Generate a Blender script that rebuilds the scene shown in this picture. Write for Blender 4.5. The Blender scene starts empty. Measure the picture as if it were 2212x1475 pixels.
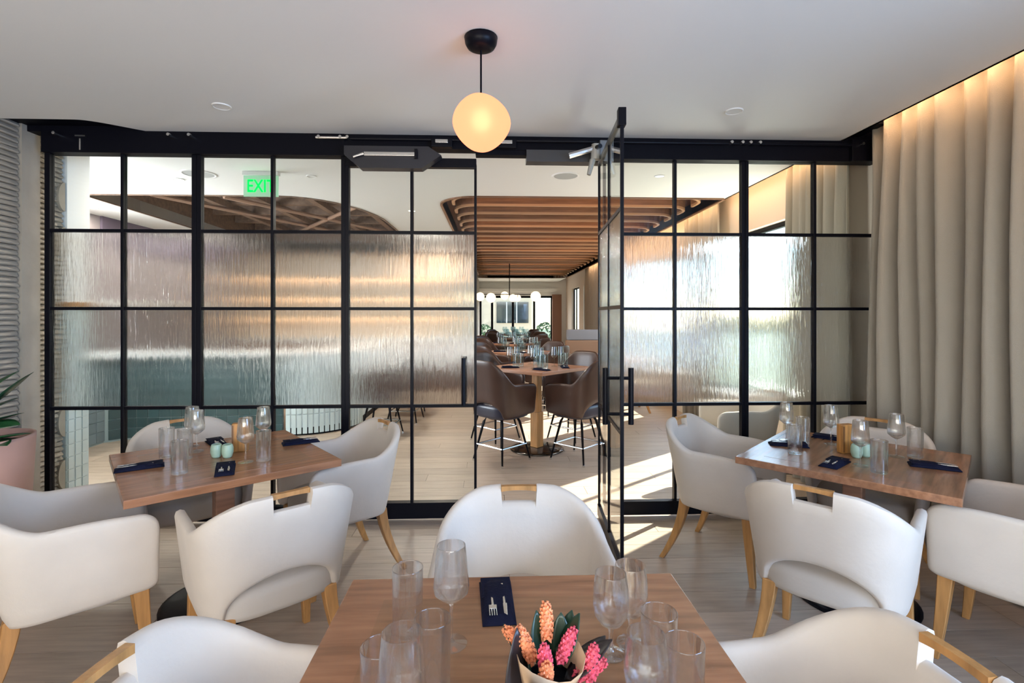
import bpy, bmesh, math, random
from mathutils import Vector, Matrix
random.seed(7)
D = bpy.data
SC = bpy.context.scene
C = SC.collection
PI = math.pi

# ------------------------------------------------------------------ camera
cam_d = D.cameras.new('camera'); cam = D.objects.new('camera', cam_d); C.objects.link(cam)
cam.location = (0, 0, 1.5)
cam.rotation_euler = (PI/2, 0, -math.atan(43/1100))
cam_d.sensor_width = 36; cam_d.lens = 36*1100/2212
cam_d.shift_y = -57.5/2212
cam_d.clip_start = 0.05
SC.camera = cam

# ------------------------------------------------------------------ world, sun, daylight, exposure
SUN_DIR = Vector((-.79*math.cos(math.radians(35.6)), -.62*math.cos(math.radians(35.6)), -math.sin(math.radians(35.6))))
w = D.worlds.new('world'); SC.world = w; w.use_nodes = True
nt = w.node_tree; nt.nodes.clear()
sky = nt.nodes.new('ShaderNodeTexSky'); sky.sky_type = 'NISHITA'; sky.sun_disc = False
sky.sun_elevation = math.radians(35.6); sky.sun_rotation = math.atan2(.79, .62)
bg = nt.nodes.new('ShaderNodeBackground'); bg.inputs[1].default_value = 0.36
sky.dust_density = .3; sky.ozone_density = 3
ow = nt.nodes.new('ShaderNodeOutputWorld')
nt.links.new(sky.outputs[0], bg.inputs[0]); nt.links.new(bg.outputs[0], ow.inputs[0])

sd = D.lights.new('sun', 'SUN'); sd.energy = 16; sd.angle = math.radians(.6); sd.color = (1, .93, .82)
so = D.objects.new('sun', sd); C.objects.link(so)
so.rotation_euler = SUN_DIR.to_track_quat('-Z', 'Y').to_euler()

def area(name, loc, direction, sx, sy, power, color, spread=None):
    l = D.lights.new(name, 'AREA'); l.shape = 'RECTANGLE'; l.size = sx; l.size_y = sy
    l.energy = power; l.color = color
    if spread: l.spread = spread
    o = D.objects.new(name, l); C.objects.link(o); o.location = loc
    o.rotation_euler = Vector(direction).to_track_quat('-Z', 'Y').to_euler()
    return o
# daylight through the windows behind the camera and along the right wall
area('daylight_back_window', (-1.4, -2.75, 1.55), (0.1, 1, -.05), 3.3, 2.0, 42, (1, .84, .68))
area('daylight_side_window', (3.12, -.95, 1.5), (-1, .45, -.08), 2.3, 1.8, 185, (.36, .58, 1))
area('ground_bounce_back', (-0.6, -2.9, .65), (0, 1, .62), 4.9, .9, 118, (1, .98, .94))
area('daylight_right_window', (3.9, 7.2, 3.3), (-1, -.1, -.75), 6.5, 1.7, 260, (.80, .90, 1))
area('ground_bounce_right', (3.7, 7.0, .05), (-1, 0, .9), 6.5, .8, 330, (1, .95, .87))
area('daylight_far_window', (1.0, 20.9, 3.1), (0, -1, -.7), 3.4, 1.9, 260, (.95, .97, 1))
area('bar_side_fill', (-5.6, 5.1, 1.5), (1, .12, .12), 1.8, 1.8, 170, (.88, .94, 1))  # added fill through an unseen opening, brightens the left of the bar
# warm strips hidden in the ceiling slot above the curtains
area('cove_strip_near', (2.64, 1.8, 2.9), (1, 0, -.9), 3.6, .03, 9, (1, .60, .32))
area('cove_strip_far', (2.64, 9.0, 2.9), (1, 0, -.9), 10.6, .03, 26, (1, .60, .32))

SC.view_settings.view_transform = 'Standard'; SC.view_settings.look = 'None'
SC.view_settings.gamma = 1; SC.view_settings.use_curve_mapping = False
SC.cycles.transmission_bounces = 14; SC.cycles.transparent_max_bounces = 24; SC.cycles.max_bounces = 14
SC.view_settings.exposure = 0.60

# ------------------------------------------------------------------ materials
MATS = {}
def mat(name, col, rough=.5, metal=0, bump=None, spec=.5, vary=0, noise=None, **kw):
    """principled material; bump=(scale, strength, (sx,sy,sz)); noise=(scale, amount, (sx,sy,sz)) modulates colour"""
    if name in MATS: return MATS[name]
    m = D.materials.new(name); m.use_nodes = True; MATS[name] = m
    n = m.node_tree.nodes; L = m.node_tree.links; b = n['Principled BSDF']
    b.inputs['Base Color'].default_value = (*col, 1); b.inputs['Roughness'].default_value = rough
    b.inputs['Metallic'].default_value = metal; b.inputs['Specular IOR Level'].default_value = spec
    tc = n.new('ShaderNodeTexCoord')
    src = None
    if noise:
        mp = n.new('ShaderNodeMapping'); mp.inputs['Scale'].default_value = noise[2]
        L.new(tc.outputs['Object'], mp.inputs[0])
        nz = n.new('ShaderNodeTexNoise'); nz.inputs['Scale'].default_value = noise[0]; nz.inputs['Detail'].default_value = 5
        L.new(mp.outputs[0], nz.inputs['Vector'])
        cr = n.new('ShaderNodeValToRGB')
        a = noise[1]
        cr.color_ramp.elements[0].position = .3; cr.color_ramp.elements[1].position = .7
        cr.color_ramp.elements[0].color = (*[c*(1-a) for c in col], 1)
        cr.color_ramp.elements[1].color = (*[min(1, c*(1+a)) for c in col], 1)
        L.new(nz.outputs[0], cr.inputs[0]); src = cr.outputs[0]
    if vary:
        oi = n.new('ShaderNodeObjectInfo'); hs = n.new('ShaderNodeHueSaturation')
        mr = n.new('ShaderNodeMapRange'); mr.inputs[3].default_value = 1-vary; mr.inputs[4].default_value = 1+vary
        L.new(oi.outputs['Random'], mr.inputs[0]); L.new(mr.outputs[0], hs.inputs['Value'])
        if src: L.new(src, hs.inputs['Color'])
        else: hs.inputs['Color'].default_value = (*col, 1)
        src = hs.outputs[0]
    if src: L.new(src, b.inputs['Base Color'])
    if bump:
        mp = n.new('ShaderNodeMapping'); mp.inputs['Scale'].default_value = bump[2]
        L.new(tc.outputs['Object'], mp.inputs[0])
        nz = n.new('ShaderNodeTexNoise'); nz.inputs['Scale'].default_value = bump[0]; nz.inputs['Detail'].default_value = 4
        L.new(mp.outputs[0], nz.inputs['Vector'])
        bp = n.new('ShaderNodeBump'); bp.inputs['Strength'].default_value = bump[1]; bp.inputs['Distance'].default_value = .01
        L.new(nz.outputs[0], bp.inputs['Height']); L.new(bp.outputs[0], b.inputs['Normal'])
    for k, v in kw.items():
        b.inputs[k.replace('_', ' ')].default_value = v
    return m
def emit(name, col, s):
    m = D.materials.new(name); m.use_nodes = True; n = m.node_tree.nodes; n.clear()
    e = n.new('ShaderNodeEmission'); e.inputs[0].default_value = (*col, 1); e.inputs[1].default_value = s
    o = n.new('ShaderNodeOutputMaterial'); m.node_tree.links.new(e.outputs[0], o.inputs[0]); return m

PAINT = mat('white_paint', (.76, .745, .71), .8, bump=(30, .05, (1, 1, 1)))
WALLW = mat('cream_paint', (.68, .58, .48), .8)
PLASTER = mat('beige_plaster', (.33, .295, .24), .85, bump=(14, .25, (1, 1, 1)), noise=(5, .1, (1, 1, 1)))
RIB = mat('ridged_plaster', (.36, .32, .26), .85, bump=(20, .4, (1, 1, 1)), vary=.08)
BLACK = mat('black_metal', (.004, .004, .007), .38, spec=.12)
BLACKM = mat('matt_black_paint', (.004, .004, .007), .5, spec=.08)
CHROME = mat('brushed_steel', (.75, .75, .74), .22, 1)
PLANK = mat('pale_oak_plank', (.41, .32, .245), .42, vary=.09, noise=(3, .13, (1.2, 14, 14)), bump=(6, .08, (1.5, 20, 20)))
SLAB = mat('floor_slab', (.20, .15, .11), .6)
SUEDE = mat('cream_leather', (.60, .52, .435), .62, noise=(5, .05, (1, 1, 1)), bump=(60, .08, (1, 1, 1)), Sheen_Weight=.15)
SEATM = mat('cream_seat_leather', (.51, .45, .385), .6, bump=(60, .08, (1, 1, 1)))
PIPE = mat('cream_piping', (.68, .62, .54), .5)
HONEY = mat('honey_oak', (.42, .205, .065), .42, noise=(4, .25, (10, 10, 1)), bump=(8, .1, (12, 12, 1)))
WALNUT = mat('brown_walnut_top', (.33, .150, .075), .20, noise=(3.2, .25, (1.2, 13, 13)), bump=(5, .05, (1, 20, 20)))
WALNUTC = mat('brown_walnut_centre', (.29, .14, .068), .20, noise=(3.2, .2, (1.2, 13, 13)), bump=(5, .05, (1, 20, 20)))
WALNUTE = mat('walnut_edge', (.40, .20, .12), .35, noise=(4, .2, (1, 1, 12)))
SLATW = mat('slat_wood', (.19, .085, .040), .45, noise=(3, .25, (1, 10, 10)))
SLATD = mat('slat_recess_wood', (.16, .07, .035), .5, noise=(3, .25, (1, 10, 10)))
BEAM = mat('beam_wood', (.20, .125, .085), .55, noise=(3, .25, (6, 6, 6)))
NAVY = mat('navy_cloth', (.006, .007, .022), .85, bump=(120, .2, (1, 1, 1)), spec=.15)
BROWNL = mat('brown_leather', (.056, .028, .020), .36, noise=(5, .15, (1, 1, 1)))
BROWNS = mat('dark_leather_seat', (.028, .028, .045), .3)
PINK = mat('pink_glaze', (.56, .335, .27), .5, noise=(4, .06, (1, 1, 1)))
SOIL = mat('soil', (.03, .02, .015), .95, bump=(40, .6, (1, 1, 1)))
LEAF = mat('dark_leaf', (.012, .04, .02), .3, noise=(6, .4, (1, 1, 1)))
LEAFG = mat('green_leaf', (.02, .10, .03), .33, noise=(6, .4, (1, 1, 1)))
LEAFP = mat('purple_leaf', (.022, .016, .016), .35)
STEM = mat('stem_brown', (.10, .07, .03), .6)
AMBER = mat('amber_wood', (.42, .19, .05), .4, noise=(6, .35, (12, 12, 1)))
SAGE = mat('sage_ceramic', (.34, .45, .33), .35, noise=(10, .15, (1, 1, 1)))
TILEW = mat('pale_tile', (.60, .70, .70), .22, vary=.07)
TILED = mat('dark_teal_tile', (.035, .075, .08), .16, vary=.12)
TILEG = mat('grey_blue_tile', (.20, .25, .27), .2, vary=.08)
GROUT = mat('pale_grout', (.62, .68, .68), .8)
GROUTD = mat('dark_grout', (.25, .32, .32), .8)
CURT = mat('curtain_cloth', (.35, .31, .255), .9, bump=(300, .3, (1, 1, 1)), Sheen_Weight=.1)
PURPLE = mat('aubergine_wall', (.13, .10, .14), .6)
GREYW = mat('skylight_grey', (.14, .14, .125), .6)
STONE = mat('bar_top_stone', (.5, .5, .48), .25, noise=(4, .1, (1, 1, 1)))
PETAL = mat('pink_blossom', (.72, .09, .14), .55, vary=.1, noise=(60, .35, (1, 1, 1)))
CORAL = mat('coral_blossom', (.72, .24, .10), .55, vary=.1, noise=(60, .35, (1, 1, 1)))
PAPER = mat('kraft_paper', (.52, .34, .20), .8, bump=(20, .3, (1, 1, 1)))
BUILD = mat('beige_render', (.85, .69, .48), .8)
PAVE = mat('grey_paving', (.45, .43, .38), .8, noise=(3, .1, (1, 1, 1)))
FOLI = mat('hedge_green', (.06, .13, .05), .7)
BOOTH = mat('tan_leather', (.30, .17, .10), .5)
GREYF = mat('grey_cloth', (.23, .23, .25), .8)
CREAMC = SUEDE
TRAV = mat('far_wood', (.22, .10, .055), .5)

def glass_mat(name, rough, ior=1.45, col=(1, 1, 1), bumps=()):
    m = D.materials.new(name); m.use_nodes = True; n = m.node_tree.nodes; L = m.node_tree.links; n.clear()
    g = n.new('ShaderNodeBsdfGlass'); g.inputs['Roughness'].default_value = rough; g.inputs['IOR'].default_value = ior
    g.inputs['Color'].default_value = (*col, 1)
    o = n.new('ShaderNodeOutputMaterial'); L.new(g.outputs[0], o.inputs[0])
    prev = None
    for sc, st, dist, s3 in bumps:
        tc = n.new('ShaderNodeTexCoord'); mp = n.new('ShaderNodeMapping'); mp.inputs['Scale'].default_value = s3
        L.new(tc.outputs['Object'], mp.inputs[0])
        nz = n.new('ShaderNodeTexNoise'); nz.inputs['Scale'].default_value = sc; nz.inputs['Detail'].default_value = 2
        L.new(mp.outputs[0], nz.inputs['Vector'])
        bp = n.new('ShaderNodeBump'); bp.inputs['Strength'].default_value = st; bp.inputs['Distance'].default_value = dist
        L.new(nz.outputs[0], bp.inputs['Height'])
        if prev: L.new(prev.outputs[0], bp.inputs['Normal'])
        prev = bp
    if prev: L.new(prev.outputs[0], g.inputs['Normal'])
    return m
REED = glass_mat('rippled_glass', .10, 1.45, (.93, .95, .95), [(1, 1, .0019, (75, 75, 8)), (1, 1, .0008, (330, 330, 3))])
def clear_mat(name, refl_ior=1.45, tint=(.95, .97, .96)):
    m = D.materials.new(name); m.use_nodes = True; n = m.node_tree.nodes; L = m.node_tree.links; n.clear()
    t = n.new('ShaderNodeBsdfTransparent'); t.inputs[0].default_value = (*tint, 1)
    g = n.new('ShaderNodeBsdfGlossy'); g.inputs['Roughness'].default_value = 0.0
    fr = n.new('ShaderNodeFresnel'); fr.inputs[0].default_value = refl_ior
    mx = n.new('ShaderNodeMixShader'); o = n.new('ShaderNodeOutputMaterial')
    ge = n.new('ShaderNodeNewGeometry'); mu = n.new('ShaderNodeMath'); mu.operation = 'SUBTRACT'; mu.inputs[0].default_value = 1
    m2 = n.new('ShaderNodeMath'); m2.operation = 'MULTIPLY'; L.new(ge.outputs['Backfacing'], mu.inputs[1]); L.new(mu.outputs[0], m2.inputs[0]); L.new(fr.outputs[0], m2.inputs[1])
    L.new(m2.outputs[0], mx.inputs[0]); L.new(t.outputs[0], mx.inputs[1]); L.new(g.outputs[0], mx.inputs[2])
    L.new(mx.outputs[0], o.inputs[0]); return m
CLEAR = clear_mat('clear_pane', 1.35)
GLASSW = glass_mat('drinking_glass', 0.0, 1.36, (.99, .995, .995))
GLASSW = clear_mat('drinking_glass_clear', 1.85, (.97, .98, .98))
_n = GLASSW.node_tree.nodes; _l = GLASSW.node_tree.links       # part thin-walled, part refracting, for the bright and dark rim lines
_g = _n.new('ShaderNodeBsdfGlass'); _g.inputs['IOR'].default_value = 1.42; _g.inputs['Roughness'].default_value = 0
_m = _n.new('ShaderNodeMixShader'); _m.inputs[0].default_value = .5
_o = [x for x in _n if x.type == 'OUTPUT_MATERIAL'][0]; _s = _o.inputs[0].links[0].from_socket
_l.new(_s, _m.inputs[1]); _l.new(_g.outputs[0], _m.inputs[2]); _l.new(_m.outputs[0], _o.inputs[0])
GLASSFAR = clear_mat('far_drinking_glass', 1.9, (.88, .93, .94))

# ------------------------------------------------------------------ object helpers
def link(name, me, m=None, parent=None, loc=None, rotz=0, smooth=False):
    if m is not None and not me.materials: me.materials.append(m)
    if smooth: me.shade_smooth()
    o = D.objects.new(name, me); C.objects.link(o)
    if parent: o.parent = parent
    if loc: o.location = loc
    if rotz: o.rotation_euler.z = rotz
    return o
def thing(name, label, cat, loc=(0, 0, 0), rotz=0, group=None):
    o = D.objects.new(name, None); C.objects.link(o); o.empty_display_size = .1
    o.location = loc; o.rotation_euler = (0, 0, rotz); o['label'] = label; o['category'] = cat
    if group: o['group'] = group
    return o
def tag(o, label, cat, group=None):
    o['label'] = label; o['category'] = cat
    if group: o['group'] = group
    return o
def struct(o, label=None):
    o['kind'] = 'structure'
    if label: o['label'] = label
    return o
def dup(src, loc, rotz, label, group=None):
    r = src.copy(); C.objects.link(r); r.location = loc; r.rotation_euler = (0, 0, rotz); r['label'] = label
    if group: r['group'] = group
    for ch in list(src.children):
        c = ch.copy(); C.objects.link(c); c.parent = r
        for g in list(ch.children):
            d = g.copy(); C.objects.link(d); d.parent = c
    return r
class MB:
    def __init__(s): s.v = []; s.f = []
    def add(s, v, f):
        k = len(s.v); s.v += [tuple(p) for p in v]; s.f += [tuple(i+k for i in q) for q in f]; return s
    def box(s, x0, x1, y0, y1, z0, z1, M=None):
        v = [Vector(p) for p in ((x0,y0,z0),(x1,y0,z0),(x1,y1,z0),(x0,y1,z0),(x0,y0,z1),(x1,y0,z1),(x1,y1,z1),(x0,y1,z1))]
        if M is not None: v = [M @ p for p in v]
        return s.add(v, [(0,3,2,1),(4,5,6,7),(0,1,5,4),(1,2,6,5),(2,3,7,6),(3,0,4,7)])
    def tube(s, pts, rad, n=10, cap=True):
        """tapered tube along pts; rad = float or list"""
        pts = [Vector(p) for p in pts]; rr = rad if isinstance(rad, (list, tuple)) else [rad]*len(pts)
        k = len(s.v)
        for i, p in enumerate(pts):
            d = (pts[min(i+1, len(pts)-1)]-pts[max(i-1, 0)]).normalized()
            a = Vector((0,0,1)) if abs(d.z) < .9 else Vector((1,0,0))
            u = d.cross(a).normalized(); v = d.cross(u)
            for j in range(n):
                t = 2*PI*j/n; s.v.append(tuple(p+rr[i]*(u*math.cos(t)+v*math.sin(t))))
        for i in range(len(pts)-1):
            for j in range(n):
                a = k+i*n+j; b = k+i*n+(j+1) % n; s.f.append((a, a+n, b+n, b))
        if cap:
            s.f.append(tuple(k+j for j in range(n))); s.f.append(tuple(k+(len(pts)-1)*n+j for j in reversed(range(n))))
        return s
    def lathe(s, prof, n=24, c=(0,0,0)):
        k = len(s.v)
        for r, z in prof:
            for j in range(n):
                t = 2*PI*j/n; s.v.append((c[0]+r*math.cos(t), c[1]+r*math.sin(t), c[2]+z))
        for i in range(len(prof)-1):
            for j in range(n):
                a = k+i*n+j; b = k+i*n+(j+1) % n; s.f.append((a, b, b+n, a+n))
        return s
    def mesh(s, name='mesh', clean=False, bevel=0, seg=2):
        me = D.meshes.new(name); me.from_pydata(s.v, [], s.f)
        bm = bmesh.new(); bm.from_mesh(me)
        if clean: bmesh.ops.remove_doubles(bm, verts=bm.verts, dist=1e-5)
        if bevel: bmesh.ops.bevel(bm, geom=list(bm.edges), offset=bevel, segments=seg, affect='EDGES', profile=.5)
        bmesh.ops.recalc_face_normals(bm, faces=bm.faces)
        bm.to_mesh(me); bm.free(); return me
def boxobj(name, x0, x1, y0, y1, z0, z1, m, parent=None, bevel=0):
    return link(name, MB().box(x0, x1, y0, y1, z0, z1).mesh(name, bevel=bevel), m, parent)
def flat_poly(name, loops, z0, z1, m, parent=None):
    """extruded plan outline with holes, between z0 and z1"""
    cu = D.curves.new(name, 'CURVE'); cu.dimensions = '2D'; cu.fill_mode = 'BOTH'; cu.extrude = (z1-z0)/2
    for lp in loops:
        sp = cu.splines.new('POLY'); sp.points.add(len(lp)-1); sp.use_cyclic_u = True
        for i, p in enumerate(lp): sp.points[i].co = (p[0], p[1], 0, 1)
    o = D.objects.new(name+'_tmp', cu); C.objects.link(o)
    dg = bpy.context.evaluated_depsgraph_get(); dg.update()
    me = D.meshes.new_from_object(o.evaluated_get(dg)); D.objects.remove(o)
    for v in me.vertices: v.co.z += (z0+z1)/2
    me.name = name; me.materials.clear()
    return link(name, me, m, parent)
def rounded(x0, x1, y0, y1, r, n=8, corners=(1,1,1,1)):
    out = []
    cs = [(x0, y0, PI), (x1, y0, 1.5*PI), (x1, y1, 0), (x0, y1, .5*PI)]
    for i, (cx, cy, a) in enumerate(cs):
        R = r*corners[i]
        if not R: out.append((cx, cy)); continue
        ox = cx+R if cx == x0 else cx-R; oy = cy+R if cy == y0 else cy-R
        for k in range(n+1):
            t = a+k/n*PI/2; out.append((ox+R*math.cos(t), oy+R*math.sin(t)))
    return out

# ================================================================== SETTING
PY = 3.75                     # partition plane
CH = 2.80                     # ceiling height
# ---- floor
flo = struct(boxobj('floor', -6.2, 3.3, -2.6, 21.0, -.16, -.012, SLAB))
pw, pl = .19, 2.1
pm = {}
def plank_mesh(L):
    k = round(L, 2)
    if k not in pm:
        pm[k] = MB().box(0.0015, k-.0015, .0015, pw-.0015, -.012, 0).mesh('plank'); pm[k].materials.append(PLANK)
    return pm[k]
far = MB(); row = 0; y = -2.6
while y < 20.9:
    x = -6.2 - random.choice([0, .35, .7, 1.05, 1.4, 1.75])
    while x < 3.2:
        a, b = max(x, -6.2), min(x+pl, 3.2)
        if b-a > .1:
            cx = (a+b)/2
            if 1.3 < y < 8.2 and abs(cx) < y*1.25+1.2:
                link('plank', plank_mesh(b-a), None, flo, (a, y, 0))
            else:
                far.box(a+.0015, b-.0015, y+.0015, y+pw-.0015, -.012, 0)
        x += pl
    y += pw
fo = link('far_planks', far.mesh('far_planks'), PLANK, flo); fo['kind'] = 'stuff'

# ---- ceiling, near room: white panel whose far edge sweeps back on the left
edge = [(-3.30, 3.50)]
for i in range(17):
    t = i/16; s = t*t*(3-2*t); edge.append((-2.78+.48*t, 3.50+.26*s))
edge += [(2.62, 3.76)]
near = [(-3.30, -2.6)] + edge + [(2.62, -2.6)]
struct(flat_poly('ceiling', [near[::-1]], CH, CH+.14, PAINT))
struct(boxobj('trim_1', -3.4, 2.75, 3.44, 3.90, CH+.03, CH+.07, BLACKM), 'black soffit strip above the glass partition')
# ---- ceiling, bar room, with two openings
cof = [( -4.40, 5.66), (-2.35, 5.66)]
for i in range(1, 11):
    t = i/10*PI/2; cof.append((-2.35+.88*math.sin(t), 5.66+1.55*(1-math.cos(t))))
cof += [(-1.44, 10.4), (-4.55, 10.4)]
slat_open = rounded(-.58, 2.58, 5.60, 17.8, .42, corners=(1, 0, 1, 1))
slat_open = [(x, y) for x, y in slat_open]
bar_out = [(-6.2, 3.90), (2.62, 3.90), (2.62, 20.2), (-6.2, 20.2)]
struct(flat_poly('ceiling', [bar_out, cof[::-1], slat_open[::-1]], CH, CH+.14, PAINT))
struct(boxobj('ceiling', -6.4, 3.4, -2.7, 21, 3.45, 3.55, BLACKM), 'dark structural deck above the hung ceiling')
# cove slot beside the ceiling edge
struct(boxobj('trim_2', 2.62, 3.0, -2.6, 20.2, 2.97, 3.0, WALLW), 'cream lid of the light slot above the curtains')
struct(boxobj('trim_3', 2.60, 2.62, -2.6, 20.2, CH+.0, 2.99, PAINT), 'white upstand along the ceiling slot')

# ---- walls
wl = struct(boxobj('wall_left', -3.45, -3.30, -2.6, 4.05, 0, 2.95, PLASTER))
boxobj('pilaster', -3.30, -3.262, 3.665, 3.81, 0, 2.86, PLASTER, wl)
def rib_mesh(y0, y1, hgt, amp, seed):
    r = random.Random(seed); b = MB(); n = 9; P = []
    for i in range(n+1):
        yy = y0+(y1-y0)*i/n; dz = r.uniform(-.004, .004); dx = amp*r.uniform(.7, 1.1)
        P.append([(-3.30, yy, dz+.002), (-3.30+dx*.85, yy, dz+.004), (-3.30+dx, yy, dz+hgt*.35), (-3.30+dx*.5, yy, dz+hgt*.9), (-3.30, yy, dz+hgt)])
    k = 5
    b.v = [p for q in P for p in q]
    for i in range(n):
        for j in range(k-1): b.f.append((i*k+j, (i+1)*k+j, (i+1)*k+j+1, i*k+j+1))
    b.f.append(tuple(range(k))); b.f.append(tuple(n*k+j for j in reversed(range(k))))
    me = b.mesh('rib'); me.materials.append(RIB); return me
rA = [rib_mesh(2.7, 3.655, .037, .030, s) for s in range(5)]
rB = [rib_mesh(3.82, 4.02, .037, .030, s+9) for s in range(4)]
z = .02; i = 0
while z < 2.80:
    link('rib', rA[i % 5], None, wl, (0, 0, z)); link('rib', rB[i % 4], None, wl, (0, 0, z)); z += .037; i += 1
for zz in (.28, .68, 1.12, 2.06, 2.40):
    b = MB()
    pts = [(-3.25, 4.03+.0)]; n = 12
    ring = [(3.97+.06*math.cos(PI/2+PI*k/n)+.055, zz+.11*math.sin(PI/2+PI*k/n)) for k in range(n+1)]
    b.v = [(-3.262, a, c) for a, c in ring] + [(-3.30, a, c) for a, c in ring]
    m = n+1
    b.f = [tuple(range(m)), tuple(range(2*m-1, m-1, -1))] + [(k, k+1, k+1+m, k+m) for k in range(n)] + [(n, 0, m, 2*m-1)]
    link('scallop', b.mesh('scallop'), PLASTER, wl)
# back wall behind the camera with three window openings
wb = MB()
wb.box(-3.45, 3.0, -2.6, -2.45, 0, .5).box(-3.45, 3.0, -2.6, -2.45, 2.55, 2.95)
for a, b_ in ((-3.45, -3.05), (-1.45, -1.3), (.3, .45), (2.0, 3.0)): wb.box(a, b_, -2.6, -2.45, .5, 2.55)
struct(link('wall_back', wb.mesh('wall_back'), WALLW))
# right wall with window openings (y0, y1)
WIN = [(-2.2, .35), (4.62, 6.60), (7.95, 9.7), (11.2, 12.9), (14.6, 16.2), (17.0, 18.6)]
wr = MB(); ys = -2.6
for a, b_ in WIN:
    wr.box(2.92, 3.03, ys, a, 0, 2.98); wr.box(2.92, 3.03, a, b_, 0, .56); wr.box(2.92, 3.03, a, b_, 2.46, 2.98); ys = b_
wr.box(2.92, 3.03, ys, 20.3, 0, 2.98)
struct(link('wall_right', wr.mesh('wall_right'), WALLW))
for i, (a, b_) in enumerate(WIN):
    t = D.objects.new('window_%d' % (i+1), None); C.objects.link(t); t['kind'] = 'structure'
    fr = MB(); 
    for q in ((a, a+.05, .58, 2.46), (b_-.05, b_, .58, 2.46), (a+.05, b_-.05, .58, .63), (a+.05, b_-.05, 2.41, 2.46)): fr.box(2.99, 3.04, q[0], q[1], q[2], q[3])
    link('window_frame', fr.mesh('window_frame'), BLACK, t)
    mid = (a+b_)/2+.25
    boxobj('mullion', 2.995, 3.035, mid-.02, mid+.02, .63, 2.41, BLACK, t)
    boxobj('pane', 3.012, 3.018, a+.05, mid-.02, .63, 2.41, CLEAR, t); boxobj('pane', 3.012, 3.018, mid+.02, b_-.05, .63, 2.41, CLEAR, t)
    boxobj('window_sill', 2.86, 3.0, a-.03, b_+.03, .55, .58, PAINT, t, .004)
# left side of the bar room
ww = MB().box(-5.35, -5.15, 3.9, 4.2, 0, 2.8).box(-5.35, -5.15, 6.0, 20.2, 0, 2.8).box(-5.35, -5.15, 4.2, 6.0, 0, .8).box(-5.35, -5.15, 4.2, 6.0, 2.6, 2.8)  # opening out of view, added to let the bar fill lamp in
struct(link('wall_west', ww.mesh('wall_west'), mat('mauve_grey_wall', (.30, .255, .26), .7)))
struct(boxobj('trim_6', -5.15, -5.12, 6.9, 10.1, 2.42, 2.8, PURPLE), 'dark aubergine band at the top of the bar side wall')
struct(boxobj('trim_7', -5.15, -4.95, 6.2, 10.0, 1.62, 1.68, PAINT), 'white ledge along the bar side wall')
struct(boxobj('wall_left', -6.2, -3.45, 3.90, 4.02, 0, 2.8, PAINT))
struct(boxobj('wall_north', -5.15, -.62, 10.6, 10.75, 0, 2.8, SLATD))
struct(boxobj('wall_corridor', -.62, -.50, 10.6, 20.0, 0, 2.8, mat('taupe_paint', (.28, .23, .19), .7)))
# coffer lining and everything above it
cf = thing('ceiling_coffer', 'large ceiling recess with timber beams and crossed braces behind the exit sign', 'ceiling recess')
b = MB()
for i in range(len(cof)):
    p, q = Vector((*cof[i], 0)), Vector((*cof[(i+1) % len(cof)], 0))
    d = (q-p); nrm = Vector((d.y, -d.x, 0)).normalized()*.02
    b.add([p+Vector((0,0,CH-.012)), q+Vector((0,0,CH-.012)), q+nrm+Vector((0,0,CH-.012)), p+nrm+Vector((0,0,CH-.012)),
           p+Vector((0,0,3.4)), q+Vector((0,0,3.4)), q+nrm+Vector((0,0,3.4)), p+nrm+Vector((0,0,3.4))],
          [(0,3,2,1),(4,5,6,7),(0,1,5,4),(1,2,6,5),(2,3,7,6),(3,0,4,7)])
link('timber_rim', b.mesh('timber_rim'), BEAM, cf)
boxobj('recess_lid', -4.7, -1.3, 5.5, 10.5, 3.40, 3.42, GREYW, cf)
for k in range(6): boxobj('beam', -4.5, -1.45, 6.1+k*.75, 6.2+k*.75, 3.12, 3.36, BEAM, cf)
for x in (-3.9, -3.2, -2.5, -1.9): boxobj('rafter', x, x+.09, 5.75, 10.3, 3.05, 3.14, BEAM, cf)
for (a, b_) in (((-3.9, 9.9, 3.0), (-1.7, 6.9, 3.0)), ((-3.4, 6.6, 3.0), (-1.6, 9.8, 3.0)), ((-4.3, 6.6, 3.02), (-2.6, 9.9, 3.02))):
    link('brace', MB().tube([a, b_], .028, 6).mesh('brace'), mat('pale_beam', (.36, .22, .15), .5), cf)
for x in (-3.8, -3.1, -2.4):
    for y in (6.25, 7.0, 7.75, 8.5): boxobj('glass_panel', x, x+.55, y, y+.6, 3.37, 3.39, GREYW, cf)

# slat recess
sl = thing('slatted_ceiling', 'long ceiling recess of curved brown timber slats running into the far dining room', 'ceiling feature')
b = MB()
for i in range(len(slat_open)):
    p, q = Vector((*slat_open[i], 0)), Vector((*slat_open[(i+1) % len(slat_open)], 0))
    d = (q-p); nrm = Vector((d.y, -d.x, 0)).normalized()*.03
    b.add([p+Vector((0,0,CH-.015)), q+Vector((0,0,CH-.015)), q+nrm+Vector((0,0,CH-.015)), p+nrm+Vector((0,0,CH-.015)),
           p+Vector((0,0,3.2)), q+Vector((0,0,3.2)), q+nrm+Vector((0,0,3.2)), p+nrm+Vector((0,0,3.2))],
          [(0,3,2,1),(4,5,6,7),(0,1,5,4),(1,2,6,5),(2,3,7,6),(3,0,4,7)])
link('recess_rim', b.mesh('recess_rim'), SLATW, sl)
boxobj('recess_lid', -.65, 2.66, 5.5, 17.9, 3.20, 3.22, SLATD, sl)
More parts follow.
